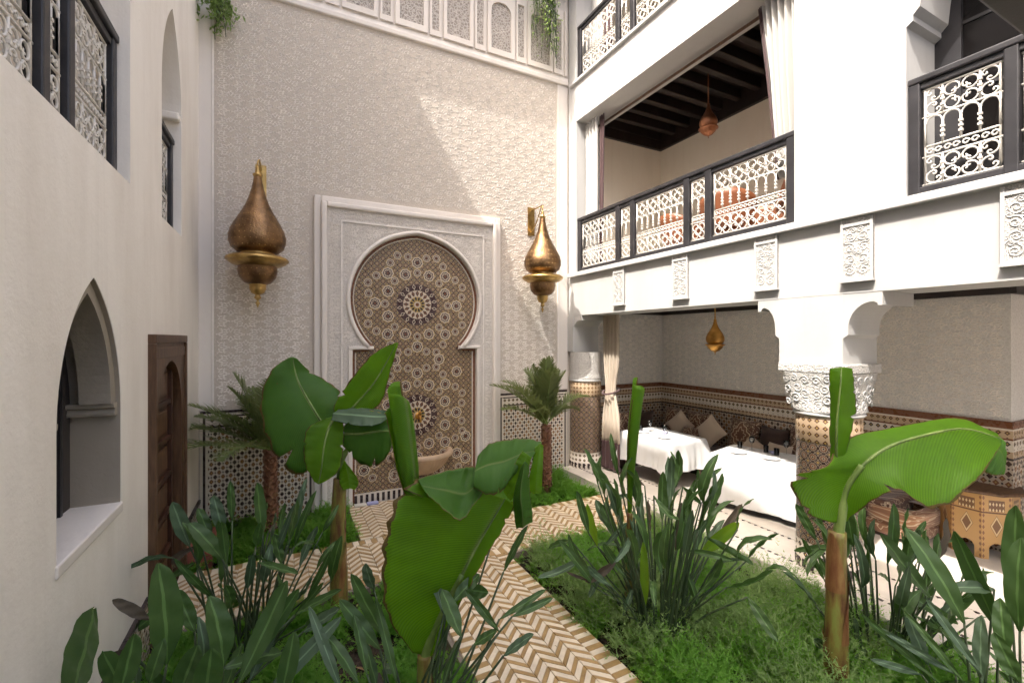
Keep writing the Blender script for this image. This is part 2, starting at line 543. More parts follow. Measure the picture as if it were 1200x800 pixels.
def smooth_path(pts, n=8):
    P_ = [Vector(p) for p in pts]
    out = []
    for i in range(len(P_) - 1):
        p0 = P_[max(i - 1, 0)]; p1 = P_[i]; p2 = P_[i + 1]; p3 = P_[min(i + 2, len(P_) - 1)]
        for k in range(n):
            u = k / n
            out.append(.5 * ((2 * p1) + (p2 - p0) * u + (2 * p0 - 5 * p1 + 4 * p2 - p3) * u * u + (3 * p1 - p0 - 3 * p2 + p3) * u ** 3))
    out.append(P_[-1])
    return out
def copy_tree(o, parent=None, dz=None):
    c = o.copy(); COL.objects.link(c)
    if parent is not None: c.parent = parent
    for ch in o.children: copy_tree(ch, c)
    return c

# ================================================================== THE SETTING
XL, YB, XR, XG, ZF = -1.05, 7.5, 5.0, 7.48, 0.22
mb = MB(); mb.add([(-40, -40, 0.02), (40, -40, .02), (40, 40, .02), (-40, 40, .02)], [(0, 1, 2, 3)])
mb.build('ground', 'soil', kind='structure')

# --- chevron brick paths
def path(name, x0, x1, y0, y1, border, singles, phase=0):
    base = MB().box(x0, x1, y0, y1, .0, .086)
    root = base.build(name, 'mortar', kind='structure')
    W, H_, T = .141, .0575, .014
    cells = []
    b = W * 1.15 if border in ('x', 'xy') else 0
    by = W * 1.0 if border in ('y', 'xy') else 0
    xi0, xi1 = x0 + b, x1 - b
    nc = max(2, round((xi1 - xi0) / W)); cw = (xi1 - xi0) / nc
    nr = int(round((y1 - y0 - 2 * by) / H_)); rh = (y1 - y0 - 2 * by) / nr
    for i in range(nc):
        sg = 1 if i % 2 == 0 else -1
        for j in range(-2, nr + 3):
            xa, xb = xi0 + i * cw, xi0 + (i + 1) * cw
            jo = .14 if (j + phase) % 2 else 0.0; hh = rh * (.86 if (j + phase) % 2 else 1.14)
            ya = y0 + by + (j + jo) * rh + (-cw / 2 * sg) * 1.0; yb_ = y0 + by + (j + jo) * rh + (cw / 2 * sg) * 1.0
            poly = [(xa, ya), (xb, yb_), (xb, yb_ + hh), (xa, ya + hh)]
            lo, hi = y0 + by, y1 - by
            def clip(pl, lim, keep):
                out = []
                for k in range(len(pl)):
                    p, q = pl[k], pl[(k + 1) % len(pl)]
                    ip, iq = keep(p[1]), keep(q[1])
                    if ip: out.append(p)
                    if ip != iq:
                        t_ = (lim - p[1]) / (q[1] - p[1]); out.append((p[0] + t_ * (q[0] - p[0]), lim))
                return out
            pl = clip(poly, lo, lambda y: y >= lo)
            if len(pl) > 2: pl = clip(pl, hi, lambda y: y <= hi)
            if len(pl) < 3: continue
            ar = abs(sum(pl[k][0] * pl[(k + 1) % len(pl)][1] - pl[(k + 1) % len(pl)][0] * pl[k][1] for k in range(len(pl)))) / 2
            if ar < .0008: continue
            cells.append((pl, (j + phase) % 2))
    if b:
        nn = int(round((y1 - y0) / rh))
        for sx in (0, 1):
            xa, xb = (x0, x0 + b) if sx == 0 else (x1 - b, x1)
            for j in range(nn):
                ya = y0 + j * (y1 - y0) / nn; yb_ = ya + (y1 - y0) / nn
                cells.append(([(xa, ya), (xb, ya), (xb, yb_), (xa, yb_)], j % 2))
    if by:
        nn = int(round((x1 - x0 - 2 * b) / .075))
        for sy in (0, 1):
            ya, yb_ = (y0, y0 + by) if sy == 0 else (y1 - by, y1)
            for j in range(nn):
                xa = x0 + b + j * (x1 - x0 - 2 * b) / nn; xb = xa + (x1 - x0 - 2 * b) / nn
                cells.append(([(xa, ya), (xb, ya), (xb, yb_), (xa, yb_)], j % 2))
    th = Vector((.449, .893))
    def depth(c):
        p = sum((Vector(q) for q in c[0]), Vector((0, 0))) / len(c[0])
        return p.dot(th)
    cells.sort(key=depth)
    def brick(m, pl, mi):
        c = sum((Vector(q) for q in pl), Vector((0, 0))) / len(pl)
        n = len(pl); z = .1 + rnd.uniform(-.003, .003); tx, ty = rnd.uniform(-.018, .018), rnd.uniform(-.018, .018)
        low = []; mid = []; top = []
        for q in pl:
            d = Vector(q) - c
            s1 = d * (1 - .0032 / max(d.length, .01)); s2 = d * (1 - .0085 / max(d.length, .01))
            low.append((c.x + s1.x, c.y + s1.y, .05))
            mid.append((c.x + s1.x, c.y + s1.y, z - .004 + tx * s1.x + ty * s1.y))
            top.append((c.x + s2.x, c.y + s2.y, z + tx * s2.x + ty * s2.y))
        fs = [tuple(range(2 * n, 3 * n))]
        for k in range(n):
            k2 = (k + 1) % n
            fs += [(k, k2, n + k2, n + k), (n + k, n + k2, 2 * n + k2, 2 * n + k)]
        m.add(low + mid + top, fs, None, mi)
    rest = MB()
    for k, (pl, dk) in enumerate(cells):
        if k % 997 == 0: pass
        if k < singles:
            m = MB(); brick(m, pl, 0)
            m.build('brick', 'brick_ochre' if dk else 'brick_cream', root)
        else: brick(rest, pl, dk)
    if rest.v: rest.build('brick_field', ['brick_cream', 'brick_ochre'], root, kind='stuff')
    return root
path('path', 1.31, 2.43, 1.2, 4.97, 'x', 300)
path('path', XL + .02, 4.77, 4.974, 6.11, 'y', 300, 1)
path('path', .88, 3.09, 6.114, 7.43, 'x', 0)
MB().box(1.27, 1.306, 1.2, 4.93, 0, .085).build('path_edging', 'stone_kerb', kind='structure')
MB().box(2.434, 4.76, 4.93, 4.97, 0, .088).build('path_edging', 'stone_kerb', kind='structure')
MB().box(XL + .02, 1.30, 4.93, 4.97, 0, .088).build('path_edging', 'stone_kerb', kind='structure')

# --- gallery floor with marble step edge and dotted inlay
gf = MB().box(5.15, 9.8, -3, 7.5, 0, ZF - .004).build('gallery_floor', 'marble', kind='structure')
MB().box(4.78, 5.15, -3, 7.42, .03, ZF).build('marble_edge', 'marble', gf, bevel=.012)
MB().box(4.83, 5.14, -3, 7.42, 0, .03).build('step_riser', 'stone_kerb', gf)
m = MB()
for j in range(120):
    y = 7.1 - j * .085
    m.box(5.055, 5.085, y, y + .045, ZF, ZF + .003)
for j in range(110):
    y = 7.0 - j * .09
    d = .026
    m.add([(5.62 - d, y, ZF), (5.62, y - d, ZF), (5.62 + d, y, ZF), (5.62, y + d, ZF)], [(0, 1, 2, 3)])
m.build('floor_inlay', 'tile_black', gf, kind='stuff')
MB().box(5.64, 7.4, -3, 7.4, ZF - .003, ZF + .0006).build('pale_floor_field', 'marble', gf)

# ================================================================== LEFT PLASTER WALL
lw = thing('courtyard_wall', 'tall plain grey-beige plaster wall with pointed arched window and carved door', 'wall', loc=(XL, 4, 0))
win = pointed(3.144, 4.18, 1.52, 2.2, 3.08)
balc = rect(.6, 4.40, 3.88, 7.0)
narrow = pointed(5.40, 6.33, 3.87, 5.2, 6.17)
door = rect(4.95, 6.28, .02, 2.62)
m = MB(); slab(m, rect(-4.5, YB + .3, -.05, 11.74), [win, balc, narrow, door], FX, XL, XL - .33)
m.build('wall_surface', 'tadelakt', lw)
MB().box(-2.9, -2.6, -4.5, YB + .3, -.05, 11.7).build('inner_wall', 'cream_plaster', lw)
MB().box(-2.6, XL - .33, -4.5, YB + .3, 3.55, 3.86).build('upper_floor', 'cream_plaster', lw)
MB().box(-2.6, XL - .33, -4.5, YB + .3, 7.2, 7.5).build('upper_ceiling', 'ceiling_wood', lw)
MB().box(-2.6, XL - .33, 4.6, 4.75, .0, 3.5).build('partition_wall', 'cream_plaster', lw)
MB().box(-2.6, XL - .33, 4.62, 4.78, 3.86, 7.2).build('partition_wall', 'cream_plaster', lw)
# deep window: sill, inner pointed arch on corbels, dark casement
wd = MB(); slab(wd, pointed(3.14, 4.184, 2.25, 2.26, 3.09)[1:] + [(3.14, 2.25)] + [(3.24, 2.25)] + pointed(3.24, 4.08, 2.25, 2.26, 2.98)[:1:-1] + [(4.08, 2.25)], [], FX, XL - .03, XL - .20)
wd = wd.build('window', 'recess_dark', lw, label='deep pointed arched window recess')
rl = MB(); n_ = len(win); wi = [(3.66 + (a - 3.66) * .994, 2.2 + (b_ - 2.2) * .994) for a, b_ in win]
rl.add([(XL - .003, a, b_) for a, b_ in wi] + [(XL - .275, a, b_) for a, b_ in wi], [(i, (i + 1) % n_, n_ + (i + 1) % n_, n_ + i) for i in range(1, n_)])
rl.build('window_reveal', 'recess_dark', wd)
MB().box(XL - .36, XL + .012, 3.13, 4.19, 1.46, 1.53).build('window_sill', 'stucco_plain', wd, bevel=.01)
for y0, y1 in ((4.06, 4.20), (3.12, 3.24)):
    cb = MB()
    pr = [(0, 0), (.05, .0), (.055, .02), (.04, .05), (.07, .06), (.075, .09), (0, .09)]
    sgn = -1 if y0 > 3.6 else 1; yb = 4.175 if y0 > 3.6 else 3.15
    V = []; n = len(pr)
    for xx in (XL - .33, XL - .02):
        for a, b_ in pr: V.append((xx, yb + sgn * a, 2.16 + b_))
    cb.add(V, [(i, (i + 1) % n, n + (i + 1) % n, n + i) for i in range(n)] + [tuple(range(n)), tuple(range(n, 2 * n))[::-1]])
    cb.build('corbel_moulding', 'recess_dark', wd)
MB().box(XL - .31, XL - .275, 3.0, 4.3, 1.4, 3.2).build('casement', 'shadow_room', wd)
m = MB()
for yy in (3.32, 3.66, 4.0): m.box(XL - .275, XL - .26, yy - .02, yy + .02, 1.53, 2.7)
m.build('casement_bar', 'dark_wood', wd)
# carved door
dr = MB(); slab(dr, rect(4.92, 6.30, .02, 2.67), [pointed(5.09, 6.13, .02, 1.95, 2.48, 12)], FX, XL + .035, XL - .10)
dr = dr.build('door', 'carved_wood', lw, label='carved dark wooden door standing ajar')
for (a0, a1, b0, b1) in ((4.90, 6.32, 2.66, 2.74), (4.90, 4.95, .02, 2.66), (6.27, 6.32, .02, 2.66)):
    MB().box(XL - .02, XL + .06, a0, a1, b0, b1).build('door_frame', 'carved_wood', dr, bevel=.008)
MB().box(XL + .034, XL + .05, 5.0, 6.22, 2.52, 2.62).build('door_header', 'carved_wood', dr, bevel=.006)
MB().box(XL - .10, XL - .055, 5.06, 6.0, .05, 2.5).build('door_leaf', 'door_wood', dr)
for k in range(6):
    z0 = .12 + k * .38
    m = MB(); m.box(XL - .06, XL - .025, 5.14, 5.94, z0, z0 + .05); m.build('door_rail', 'door_wood', dr, bevel=.006)
    m = MB(); m.box(XL - .057, XL - .038, 5.24, 5.84, z0 + .10, z0 + .33); m.build('door_panel', 'carved_wood', dr, bevel=.012)
MB().box(XL - .061, XL - .018, 5.08, 5.14, .05, 2.4).build('door_stile', 'door_wood', dr, bevel=.006)
MB().box(XL - .061, XL - .018, 5.93, 6.0, .05, 2.4).build('door_stile', 'door_wood', dr, bevel=.006)
MB().box(XL - .42, XL - .40, 4.8, 7.4, .0, 2.9).build('doorway_shade_sheet', 'shadow_room', dr)  # flat sheet behind the leaf; the room's shade is put into its colour
# tiled skirting along the foot of the wall, and a step at the door
MB().box(XL, XL + .022, -2, 4.86, 0, .46).build('tile_skirting', 'zellij_lozenge', lw)
MB().box(XL, XL + .022, 6.36, 7.46, 0, .46).build('tile_skirting', 'zellij_lozenge', lw)
MB().box(XL, XL + .03, -2, 4.86, .46, .50).build('skirting_cap', 'tile_black', lw)
MB().box(XL, XL + .03, 6.36, 7.46, .46, .50).build('skirting_cap', 'tile_black', lw)
MB().box(XL + .03, XL + .3, 6.3, 6.9, 0, .30).build('low_brick_plinth', 'terracotta', lw, bevel=.01)
# corbel in narrow window
nw = MB(); nw.box(XL - .36, XL - .01, 6.24, 6.335, 5.16, 5.25)
nw.build('corbel_moulding', 'tadelakt', lw, bevel=.02)

# ================================================================== CARVED BACK WALL
bw = thing('carved_wall', 'tall carved stucco wall at the end of courtyard behind hanging brass lanterns', 'wall', loc=(2, YB, 0))
MB().box(XL - .3, 9.9, YB, YB + .3, -.05, 11.4).build('wall_surface', 'stucco_carved', bw)
# plain end strips beside the corners
MB().box(XL - .1, -.90, YB - .012, YB + .1, 1.72, 7.66).build('plain_strip', 'stucco_plain', bw)
MB().box(4.78, 4.99, YB - .012, YB + .1, 1.72, 7.66).build('plain_strip', 'stucco_plain', bw)
for xx in (-.895, 4.755):
    MB().box(xx, xx + .022, YB - .02, YB + .05, 1.72, 7.66).build('border_moulding', 'stucco_line', bw)
# carved interlace: raised ribbons repeated over the field
unit = []
def ribbon(pts): unit.append(pts)
U = .42
for k in range(8):
    a = k * math.pi / 4
    r1, r2, r3 = .055, .13, .20
    p0 = (r1 * math.cos(a), r1 * math.sin(a)); p1 = (r2 * math.cos(a + .22), r2 * math.sin(a + .22)); p2 = (r3 * math.cos(a - .08), r3 * math.sin(a - .08))
    ribbon([p0, p1, p2])
    p1 = (r2 * math.cos(a - .22), r2 * math.sin(a - .22)); p2 = (r3 * math.cos(a + .08), r3 * math.sin(a + .08))
    ribbon([p0, p1, p2])
    q = [(.165 * math.cos(a + .39 + d), .165 * math.sin(a + .39 + d)) for d in (-.22, 0, .22)]
    q[1] = (q[1][0] * .72, q[1][1] * .72)
    ribbon(q)
def interlace(m, a0, a1, b0, b1, U, place, skip=None, w_=.0055, h_=.011):
    """raised ribbons of the motif over a rectangle; place(a, b, d) puts plate coordinates in space, d = height above the wall"""
    k_ = U / .42
    for r_ in range(int((b1 - b0) / (U * .5)) + 2):
        for c_ in range(int((a1 - a0) / U) + 2):
            ca = a0 + c_ * U + (U / 2 if r_ % 2 else 0); cb = b0 + .1 + r_ * U * .5
            for pts in unit:
                P_ = [(ca + a * k_, cb + b_ * .62 * k_) for a, b_ in pts]
                if any(a < a0 or a > a1 or b_ < b0 or b_ > b1 or (skip and skip(a, b_)) for a, b_ in P_): continue
                for (ax, az), (bx_, bz) in zip(P_[:-1], P_[1:]):
                    dx, dz = bx_ - ax, bz - az; l = math.hypot(dx, dz) or 1; nx, nz = -dz / l * w_, dx / l * w_
                    V = [place(ax + nx, az + nz, -.002), place(ax, az, h_), place(ax - nx, az - nz, -.002), place(bx_ + nx, bz + nz, -.002), place(bx_, bz, h_), place(bx_ - nx, bz - nz, -.002)]
                    m.add(V, [(0, 1, 4, 3), (1, 2, 5, 4)])
    return m
m = interlace(MB(), -.86, 4.74, 1.74, 7.62, .37, lambda a, b_, d: (a, YB - d, b_), lambda a, b_: .36 < a < 3.54 and b_ < 4.95, .006, .0055)
m.build('carved_interlace', 'stucco_line', bw, kind='stuff')
# frieze of arched panels above
MB().box(XL, 4.99, YB - .05, YB + .1, 7.66, 7.74).build('cornice_moulding', 'stucco_plain', bw, bevel=.015)
MB().box(XL, 4.99, YB - .028, YB + .1, 7.74, 7.80).build('cornice_fillet', 'stucco_line', bw)
MB().box(XL, 4.99, YB - .015, YB + .1, 7.80, 11.3).build('frieze_ground', 'stucco_plain', bw)
for k in range(-2, 6):
    x0 = .80 + k * .82
    if x0 < XL + .05: continue
    hi = 10.1
    x1 = min(x0 + .54, 4.95)
    if k % 2:
        hole = pointed(x0 + .07, x1 - .07, 7.94, 8.62, 8.80) if x1 - x0 > .4 else rect(x0 + .03, x1 - .03, 7.94, 8.9)
    else:
        hole = pointed(x0 + .06, x1 - .06, 7.93, 8.72, 8.82)
    f_ = MB(); slab(f_, rect(x0, x1, 7.84, 9.1), [hole], FY, YB - .06, YB - .016, back=False)
    f_ = f_.build('frieze_panel', 'stucco_plain', bw)
    g = MB(); slab(g, [(a, b_) for a, b_ in hole], [], FY, YB - .026, YB - .01, back=False); g.build('carved_infill', 'filigree', f_)
    if x0 + .76 < 4.95:
        f2 = MB(); slab(f2, rect(x0 + .58, x0 + .78, 7.84, 9.1), [rect(x0 + .615, x0 + .745, 7.93, 8.9)], FY, YB - .05, YB - .016, back=False)
        f2 = f2.build('frieze_strip', 'stucco_plain', bw)
        g = MB(); g.box(x0 + .615, x0 + .745, YB - .024, YB, 7.93, 8.9); g.build('carved_infill', 'filigree', f2)
# tiled eave high above the wall; its scalloped edge throws the fringe of shadow
ev = MB(); ev.box(XL, 5.2, YB - .52, YB + .3, 9.62, 9.72)
ev = ev.build('eave', 'carved_wood', bw)
m = MB()
for k in range(44):
    xx = XL + .07 + k * .142
    m.lathe([(.062, 0), (.062, .62)], (0, 0, 0), 8, 0, 0, math.pi, True)
    n9 = 18
    for q in range(len(m.v) - n9, len(m.v)):
        a, b_, c_ = m.v[q]
        m.v[q] = (xx + a, YB - .68 + c_ * 1.1, 9.78 + b_ * .8 + c_ * .5)
m.build('roof_tile', 'terracotta', ev, kind='stuff')
# tiled dado left and right of the niche
for x0, x1 in ((XL + .02, .40), (3.49, 4.97)):
    d_ = MB().box(x0, x1, YB - .02, YB + .05, .0, 1.46).build('mosaic_dado', 'zellij_lozenge', bw)
    MB().box(x0, x1, YB - .022, YB + .05, 1.47, 1.49).build('tile_line', 'tile_black', d_)
    MB().box(x0, x1, YB - .021, YB + .05, 1.49, 1.61).build('tile_band', 'zellij_band', d_)
    MB().box(x0, x1, YB - .022, YB + .05, 1.61, 1.63).build('tile_line', 'tile_black', d_)
    MB().box(x0, x1, YB - .021, YB + .05, 1.63, 1.665).build('tile_line', 'tile_white', d_)
    MB().box(x0, x1, YB - .024, YB + .05, 1.665, 1.70).build('tile_cap', 'tile_black', d_)
    for xx in (x0, x1 - .09):
        MB().box(xx + .03, xx + .06, YB - .024, YB, .0, 1.62).build('tile_line', 'tile_black', d_)
        MB().box(xx, xx + .03, YB - .0235, YB, .0, 1.62).build('tile_line', 'tile_white', d_)
        MB().box(xx + .06, xx + .09, YB - .0235, YB, .0, 1.62).build('tile_line', 'tile_white', d_)

# --- fountain niche: stucco frame with a horseshoe opening, mosaic inside
CX, CZ, CR = 1.985, 3.33, 1.065
hs = []
a0 = math.asin((2.53 - CZ) / CR)
N = 56
for i in range(N + 1):
    a = a0 + (math.pi - 2 * a0) * i / N
    rr = CR * (1 + .02 * max(0, 1 - abs(a - math.pi / 2) / .22))
    hs.append((CX + rr * math.cos(a), CZ + rr * math.sin(a)))
hole = [(.95, .04), (3.02, .04), (3.02, 2.53)] + hs + [(.95, 2.53)]
nf = MB(); slab(nf, rect(.55, 3.36, .04, 4.70), [hole], FY, YB - .10, YB, 0, 1, back=False)
nf = nf.build('niche_surround', ['stucco_fine', 'stucco_plain'], bw, label='carved white stucco surround of the horseshoe mosaic niche')
for (a0_, a1_, b0_, b1_) in ((.40, .50, 0.06, 4.88), (3.41, 3.51, .06, 4.88), (.50, 3.41, 4.78, 4.88)):
    MB().box(a0_, a1_, YB - .07, YB + .02, b0_, b1_).build('outer_moulding', 'stucco_plain', nf, bevel=.02)
for (a0_, a1_, b0_, b1_) in ((.50, .58, .06, 4.78), (3.33, 3.41, .06, 4.78), (.58, 3.33, 4.70, 4.78)):
    MB().box(a0_, a1_, YB - .15, YB + .02, b0_, b1_).build('inner_moulding', 'stucco_plain', nf, bevel=.025)
for (a0_, a1_, b0_, b1_) in ((.78, .80, 2.62, 4.50), (3.14, 3.16, 2.62, 4.50), (.78, 3.16, 4.50, 4.52), (.78, .80, .1, 2.60), (3.14, 3.16, .1, 2.60)):
    MB().box(a0_, a1_, YB - .118, YB, b0_, b1_).build('fillet', 'stucco_line', nf)
for (a0_, a1_, b0_, b1_) in ((.885, .945, .04, 2.53), (3.025, 3.085, .04, 2.53)):
    MB().box(a0_, a1_, YB - .125, YB, b0_, b1_).build('jamb_moulding', 'stucco_plain', nf, bevel=.01)
MB().box(.885, 1.27, YB - .125, YB - .02, 2.535, 2.585).build('shoulder_moulding', 'stucco_plain', nf, bevel=.01)
MB().box(2.70, 3.085, YB - .125, YB - .02, 2.535, 2.585).build('shoulder_moulding', 'stucco_plain', nf, bevel=.01)
ar = MB()
ar.tube([(CX + (x - CX) * 1.035, YB - .11, CZ + (z - CZ) * 1.035) for x, z in hs[1:-1]], .032, 8)
ar.build('arch_moulding', 'stucco_plain', nf)
# spandrel scrollwork
sp = MB()
def spiral(c, r, turns, a0, sg, n=22):
    return [(c[0] + r * (1 - .82 * i / n) * math.cos(a0 + sg * turns * 2 * math.pi * i / n), c[1] + r * (1 - .82 * i / n) * math.sin(a0 + sg * turns * 2 * math.pi * i / n)) for i in range(n + 1)]
rs = random.Random(3)
for k in range(400):
    x = rs.uniform(.85, 1.95); z = rs.uniform(2.7, 4.44)
    d = math.hypot(x - CX, z - CZ)
    r = .055
    if d < CR + .12 or x - r < .84 or z + r > 4.46: continue
    a = rs.uniform(0, 6.28); sg = rs.choice((-1, 1))
    for mir in (1, -1):
        pts = [(CX + mir * (px - CX), YB - .102, pz) for px, pz in spiral((x, z), r, 1.3, a, sg, 14)]
        sp.tube(pts, .007, 4, caps=False)
interlace(MB(), .60, 3.31, .10, 4.68, .19, lambda a, b_, d: (a, YB - .10 - d, b_), lambda a, b_: (.80 < a < 3.14 and b_ < 4.5 and (b_ < 2.64 or math.hypot(a - CX, b_ - CZ) < CR + .08)) or .765 < a < .815 or 3.125 < a < 3.175 or (4.485 < b_ < 4.535), .0045, .006).build('lace_carving', 'stucco_line', nf, kind='stuff')
sp.build('spandrel_scrollwork', 'stucco_line', nf, kind='stuff')
# mosaic field and its borders
mo = MB(); slab(mo, hole, [], FY, YB - .03, YB, back=False)
mo = mo.build('niche_mosaic', 'zellij_niche', bw, label='brown and white star mosaic lining the horseshoe niche')
bd = MB(); bd.tube([(CX + (x - CX) * .985, YB - .035, CZ + (z - CZ) * .985) for x, z in hs], .018, 6); bd.build('mosaic_border', 'tile_brown', mo)
bd = MB(); bd.tube([(CX + (x - CX) * .955, YB - .032, CZ + (z - CZ) * .955) for x, z in hs[1:-1]], .010, 6); bd.build('mosaic_border', 'tile_white', mo)
for x0, x1, z0, z1, mt in ((.952, .985, .05, 2.52, 'tile_brown'), (2.985, 3.018, .05, 2.52, 'tile_brown'), (.985, 1.2, 2.495, 2.525, 'tile_brown'), (2.77, 2.985, 2.495, 2.525, 'tile_brown'),
                           (.993, 1.01, .3, 2.48, 'tile_white'), (2.96, 2.977, .3, 2.48, 'tile_white')):
    MB().box(x0, x1, YB - .036, YB - .02, z0, z1).build('mosaic_border', mt, mo)
# black merlons along the foot
m = MB(); m.box(.955, 3.015, YB - .033, YB - .02, .06, .26); m.build('foot_band', 'tile_white', mo)
for k in range(24):
    x = .985 + k * .085
    MB().box(x, x + .042, YB - .037, YB - .03, .10, .235).build('merlon_tile', 'tile_black', mo)
def rosette(R0):
    m = MB()
    def ngon(r_in, r_out, n, mi, y, pts=None, rot=0, star=None):
        V = []; F = []
        for i in range(n):
            a = rot + 2 * math.pi * i / n
            ro = r_out * (star if (star and i % 2) else 1); ri = r_in * (star if (star and i % 2) else 1)
            V += [(ro * math.cos(a), y, ro * math.sin(a)), (ri * math.cos(a), y, ri * math.sin(a))]
        for i in range(n):
            j = (i + 1) % n
            F.append((2 * i, 2 * j, 2 * j + 1, 2 * i + 1))
        m.add(V, F, None, mi)
    ngon(.92 * R0, R0, 16, 3, -.004, star=.9, rot=math.pi / 16)
    ngon(.74 * R0, .93 * R0, 16, 5, -.006, star=.88)
    ngon(.56 * R0, .74 * R0, 16, 0, -.005)
    ngon(.46 * R0, .56 * R0, 16, 5, -.0055)
    for k in range(8):
        a = k * math.pi / 4
        c_, s_ = math.cos(a), math.sin(a)
        V = []
        for (r_, t_) in ((.26, 0), (.38, .075), (.48, 0), (.38, -.075)):
            V.append((R0 * (r_ * c_ - t_ * s_), -.007, R0 * (r_ * s_ + t_ * c_)))
        m.add(V, [(0, 1, 2, 3)], None, 1)
    ngon(0.0, .50 * R0, 12, 4, -.004)
    ngon(0.0, .2 * R0, 8, 2, -.0075, star=.7)
    return m.mesh('rosette', ['tile_black', 'tile_cream', 'tile_brown', 'tile_yellow', 'tile_purple', 'tile_cream'])
def big_rosette(R0):
    m = MB()
    n = 16
    def petal(r0, r1, wd_, mi, y, off=0, n=16):
        for k in range(n):
            a = (k + off) * 2 * math.pi / n
            c_, s_ = math.cos(a), math.sin(a)
            V = [(R0 * (r_ * c_ - t_ * s_), y, R0 * (r_ * s_ + t_ * c_)) for r_, t_ in ((r0, 0), ((r0 + r1) / 2, wd_), (r1, 0), ((r0 + r1) / 2, -wd_))]
            m.add(V, [(0, 1, 2, 3)], None, mi)
    def disc(r, mi, y, n=32): m.add([(R0 * r * math.cos(2 * math.pi * i / n), y, R0 * r * math.sin(2 * math.pi * i / n)) for i in range(n)], [tuple(range(n))], None, mi)
    disc(1.0, 4, -.003); petal(.72, 1.02, .085, 1, -.0045, .5); petal(.78, .96, .05, 0, -.006, .5)
    disc(.70, 1, -.005); petal(.40, .70, .085, 0, -.0065); petal(.46, .66, .05, 2, -.0075)
    disc(.38, 3, -.0066); petal(.18, .40, .06, 0, -.0078, .5, 12); disc(.16, 1, -.0085); disc(.09, 2, -.0095)
    return m.mesh('rosette', ['tile_black', 'tile_cream', 'tile_brown', 'tile_yellow', 'tile_purple', 'tile_cream'])
ros = rosette(.108); bigr = big_rosette(.34)
def rosettes(cx_, cz_, ok):
    o = link('rosette', bigr, mo); o.location = (cx_, YB - .0305, cz_)
    for rad, n, off in ((.53, 8, .5), (.70, 8, 0), (1.0, 16, 0), (1.0 + .36, 16, .5)):
        for k in range(n):
            a = (k + off) * 2 * math.pi / n
            x, z = cx_ + rad * math.sin(a) * .98, cz_ + rad * math.cos(a)
            if ok(x, z):
                o = link('rosette', ros, mo); o.location = (x, YB - .0305, z); o.rotation_euler = (0, rnd.uniform(0, .2), 0)
def fillers(pts, me_):
    for x, z in pts:
        o = link('rosette', me_, mo); o.location = (x, YB - .0305, z)
small = rosette(.075)
fp = []
for cz_ in (3.27, 1.43):
    for rad, n, off in ((.80, 16, .5), (1.19, 24, .5), (.86, 8, .5), (.53, 8, 0)):
        for k in range(n):
            a = (k + off) * 2 * math.pi / n
            x, z = CX + rad * math.sin(a), cz_ + rad * math.cos(a)
            if (cz_ > 3 and z > 2.36 and math.hypot(x - CX, z - CZ) < CR - .11) or (cz_ < 3 and .40 < z < 2.30 and 1.08 < x < 2.9):
                if all(math.hypot(x - q[0], z - q[1]) > .17 for q in fp): fp.append((x, z))
fillers(fp, small)
rosettes(CX, 3.27, lambda x, z: z > 2.36 and math.hypot(x - CX, z - CZ) < CR - .15)
rosettes(CX, 1.43, lambda x, z: .42 < z <= 2.42 and 1.12 < x < 2.86)
for x, z in ((1.13, .62), (1.13, 1.0), (2.84, .62), (2.84, 1.0), (1.6, .45), (2.35, .45)):
    o = link('rosette', ros, mo); o.location = (x, YB - .0305, z)

# --- half-round stone basin and brass spout
fb = thing('fountain_basin', 'half-round carved beige stone basin fixed below the brass spout', 'fountain', loc=(2.06, YB - .03, .5))
bc = (2.06, YB - .04, 0)
MB().lathe([(.10, .44), (.20, .48), (.34, .57), (.42, .66), (.46, .74)], bc, 48, 0, math.pi, 2 * math.pi, True, 40, .022).build('bowl', 'basin_stone', fb)
MB().lathe([(.45, .73), (.51, .765), (.525, .80), (.51, .835), (.50, .85), (.46, .85), (.44, .835), (.42, .79), (.34, .70), (.2, .6), (0, .58)], bc, 40, 0, math.pi, 2 * math.pi).build('rim', 'basin_stone', fb)
MB().lathe([(.03, .0), (.06, .05), (.055, .2), (.09, .36), (.10, .42)], bc, 20, 0, math.pi, 2 * math.pi).build('bracket', 'basin_stone', fb)
m = MB(); m.tube(smooth_path([(2.0, YB - .03, 1.42), (2.0, YB - .12, 1.43), (2.0, YB - .17, 1.40), (2.0, YB - .18, 1.33)], 6), [.026] * 12 + [.02] * 7, 10)
sp_ = thing('brass_spout', 'small brass water spout above the stone basin', 'spout', loc=(2.0, YB - .03, 1.42))
m.build('pipe', 'gold', sp_)
o = MB().lathe([(0, 0), (.055, 0), (.06, .012), (.03, .025), (0, .03)], (0, 0, 0), 16).build('wall_plate', 'gold', sp_); o.matrix_parent_inverse = Matrix(); o.rotation_euler = (R(90), 0, 0)
MB().lathe([(0, 0), (.035, 0), (.02, .03), (.03, .05), (0, .07)], (2.0, YB - .13, 1.45), 10).build('handle', 'gold', sp_)
th_ = thing('threshold_stone', 'white and blue glazed slabs lying at the foot of the mosaic niche', 'slab', loc=(1.2, 7.35, .1))
MB().box(.97, 1.15, 7.32, 7.42, .10, .13).build('white_slab', 'marble', th_, bevel=.008)
MB().box(1.16, 1.33, 7.32, 7.42, .10, .132).build('blue_slab', 'napkin_blue', th_, bevel=.008)



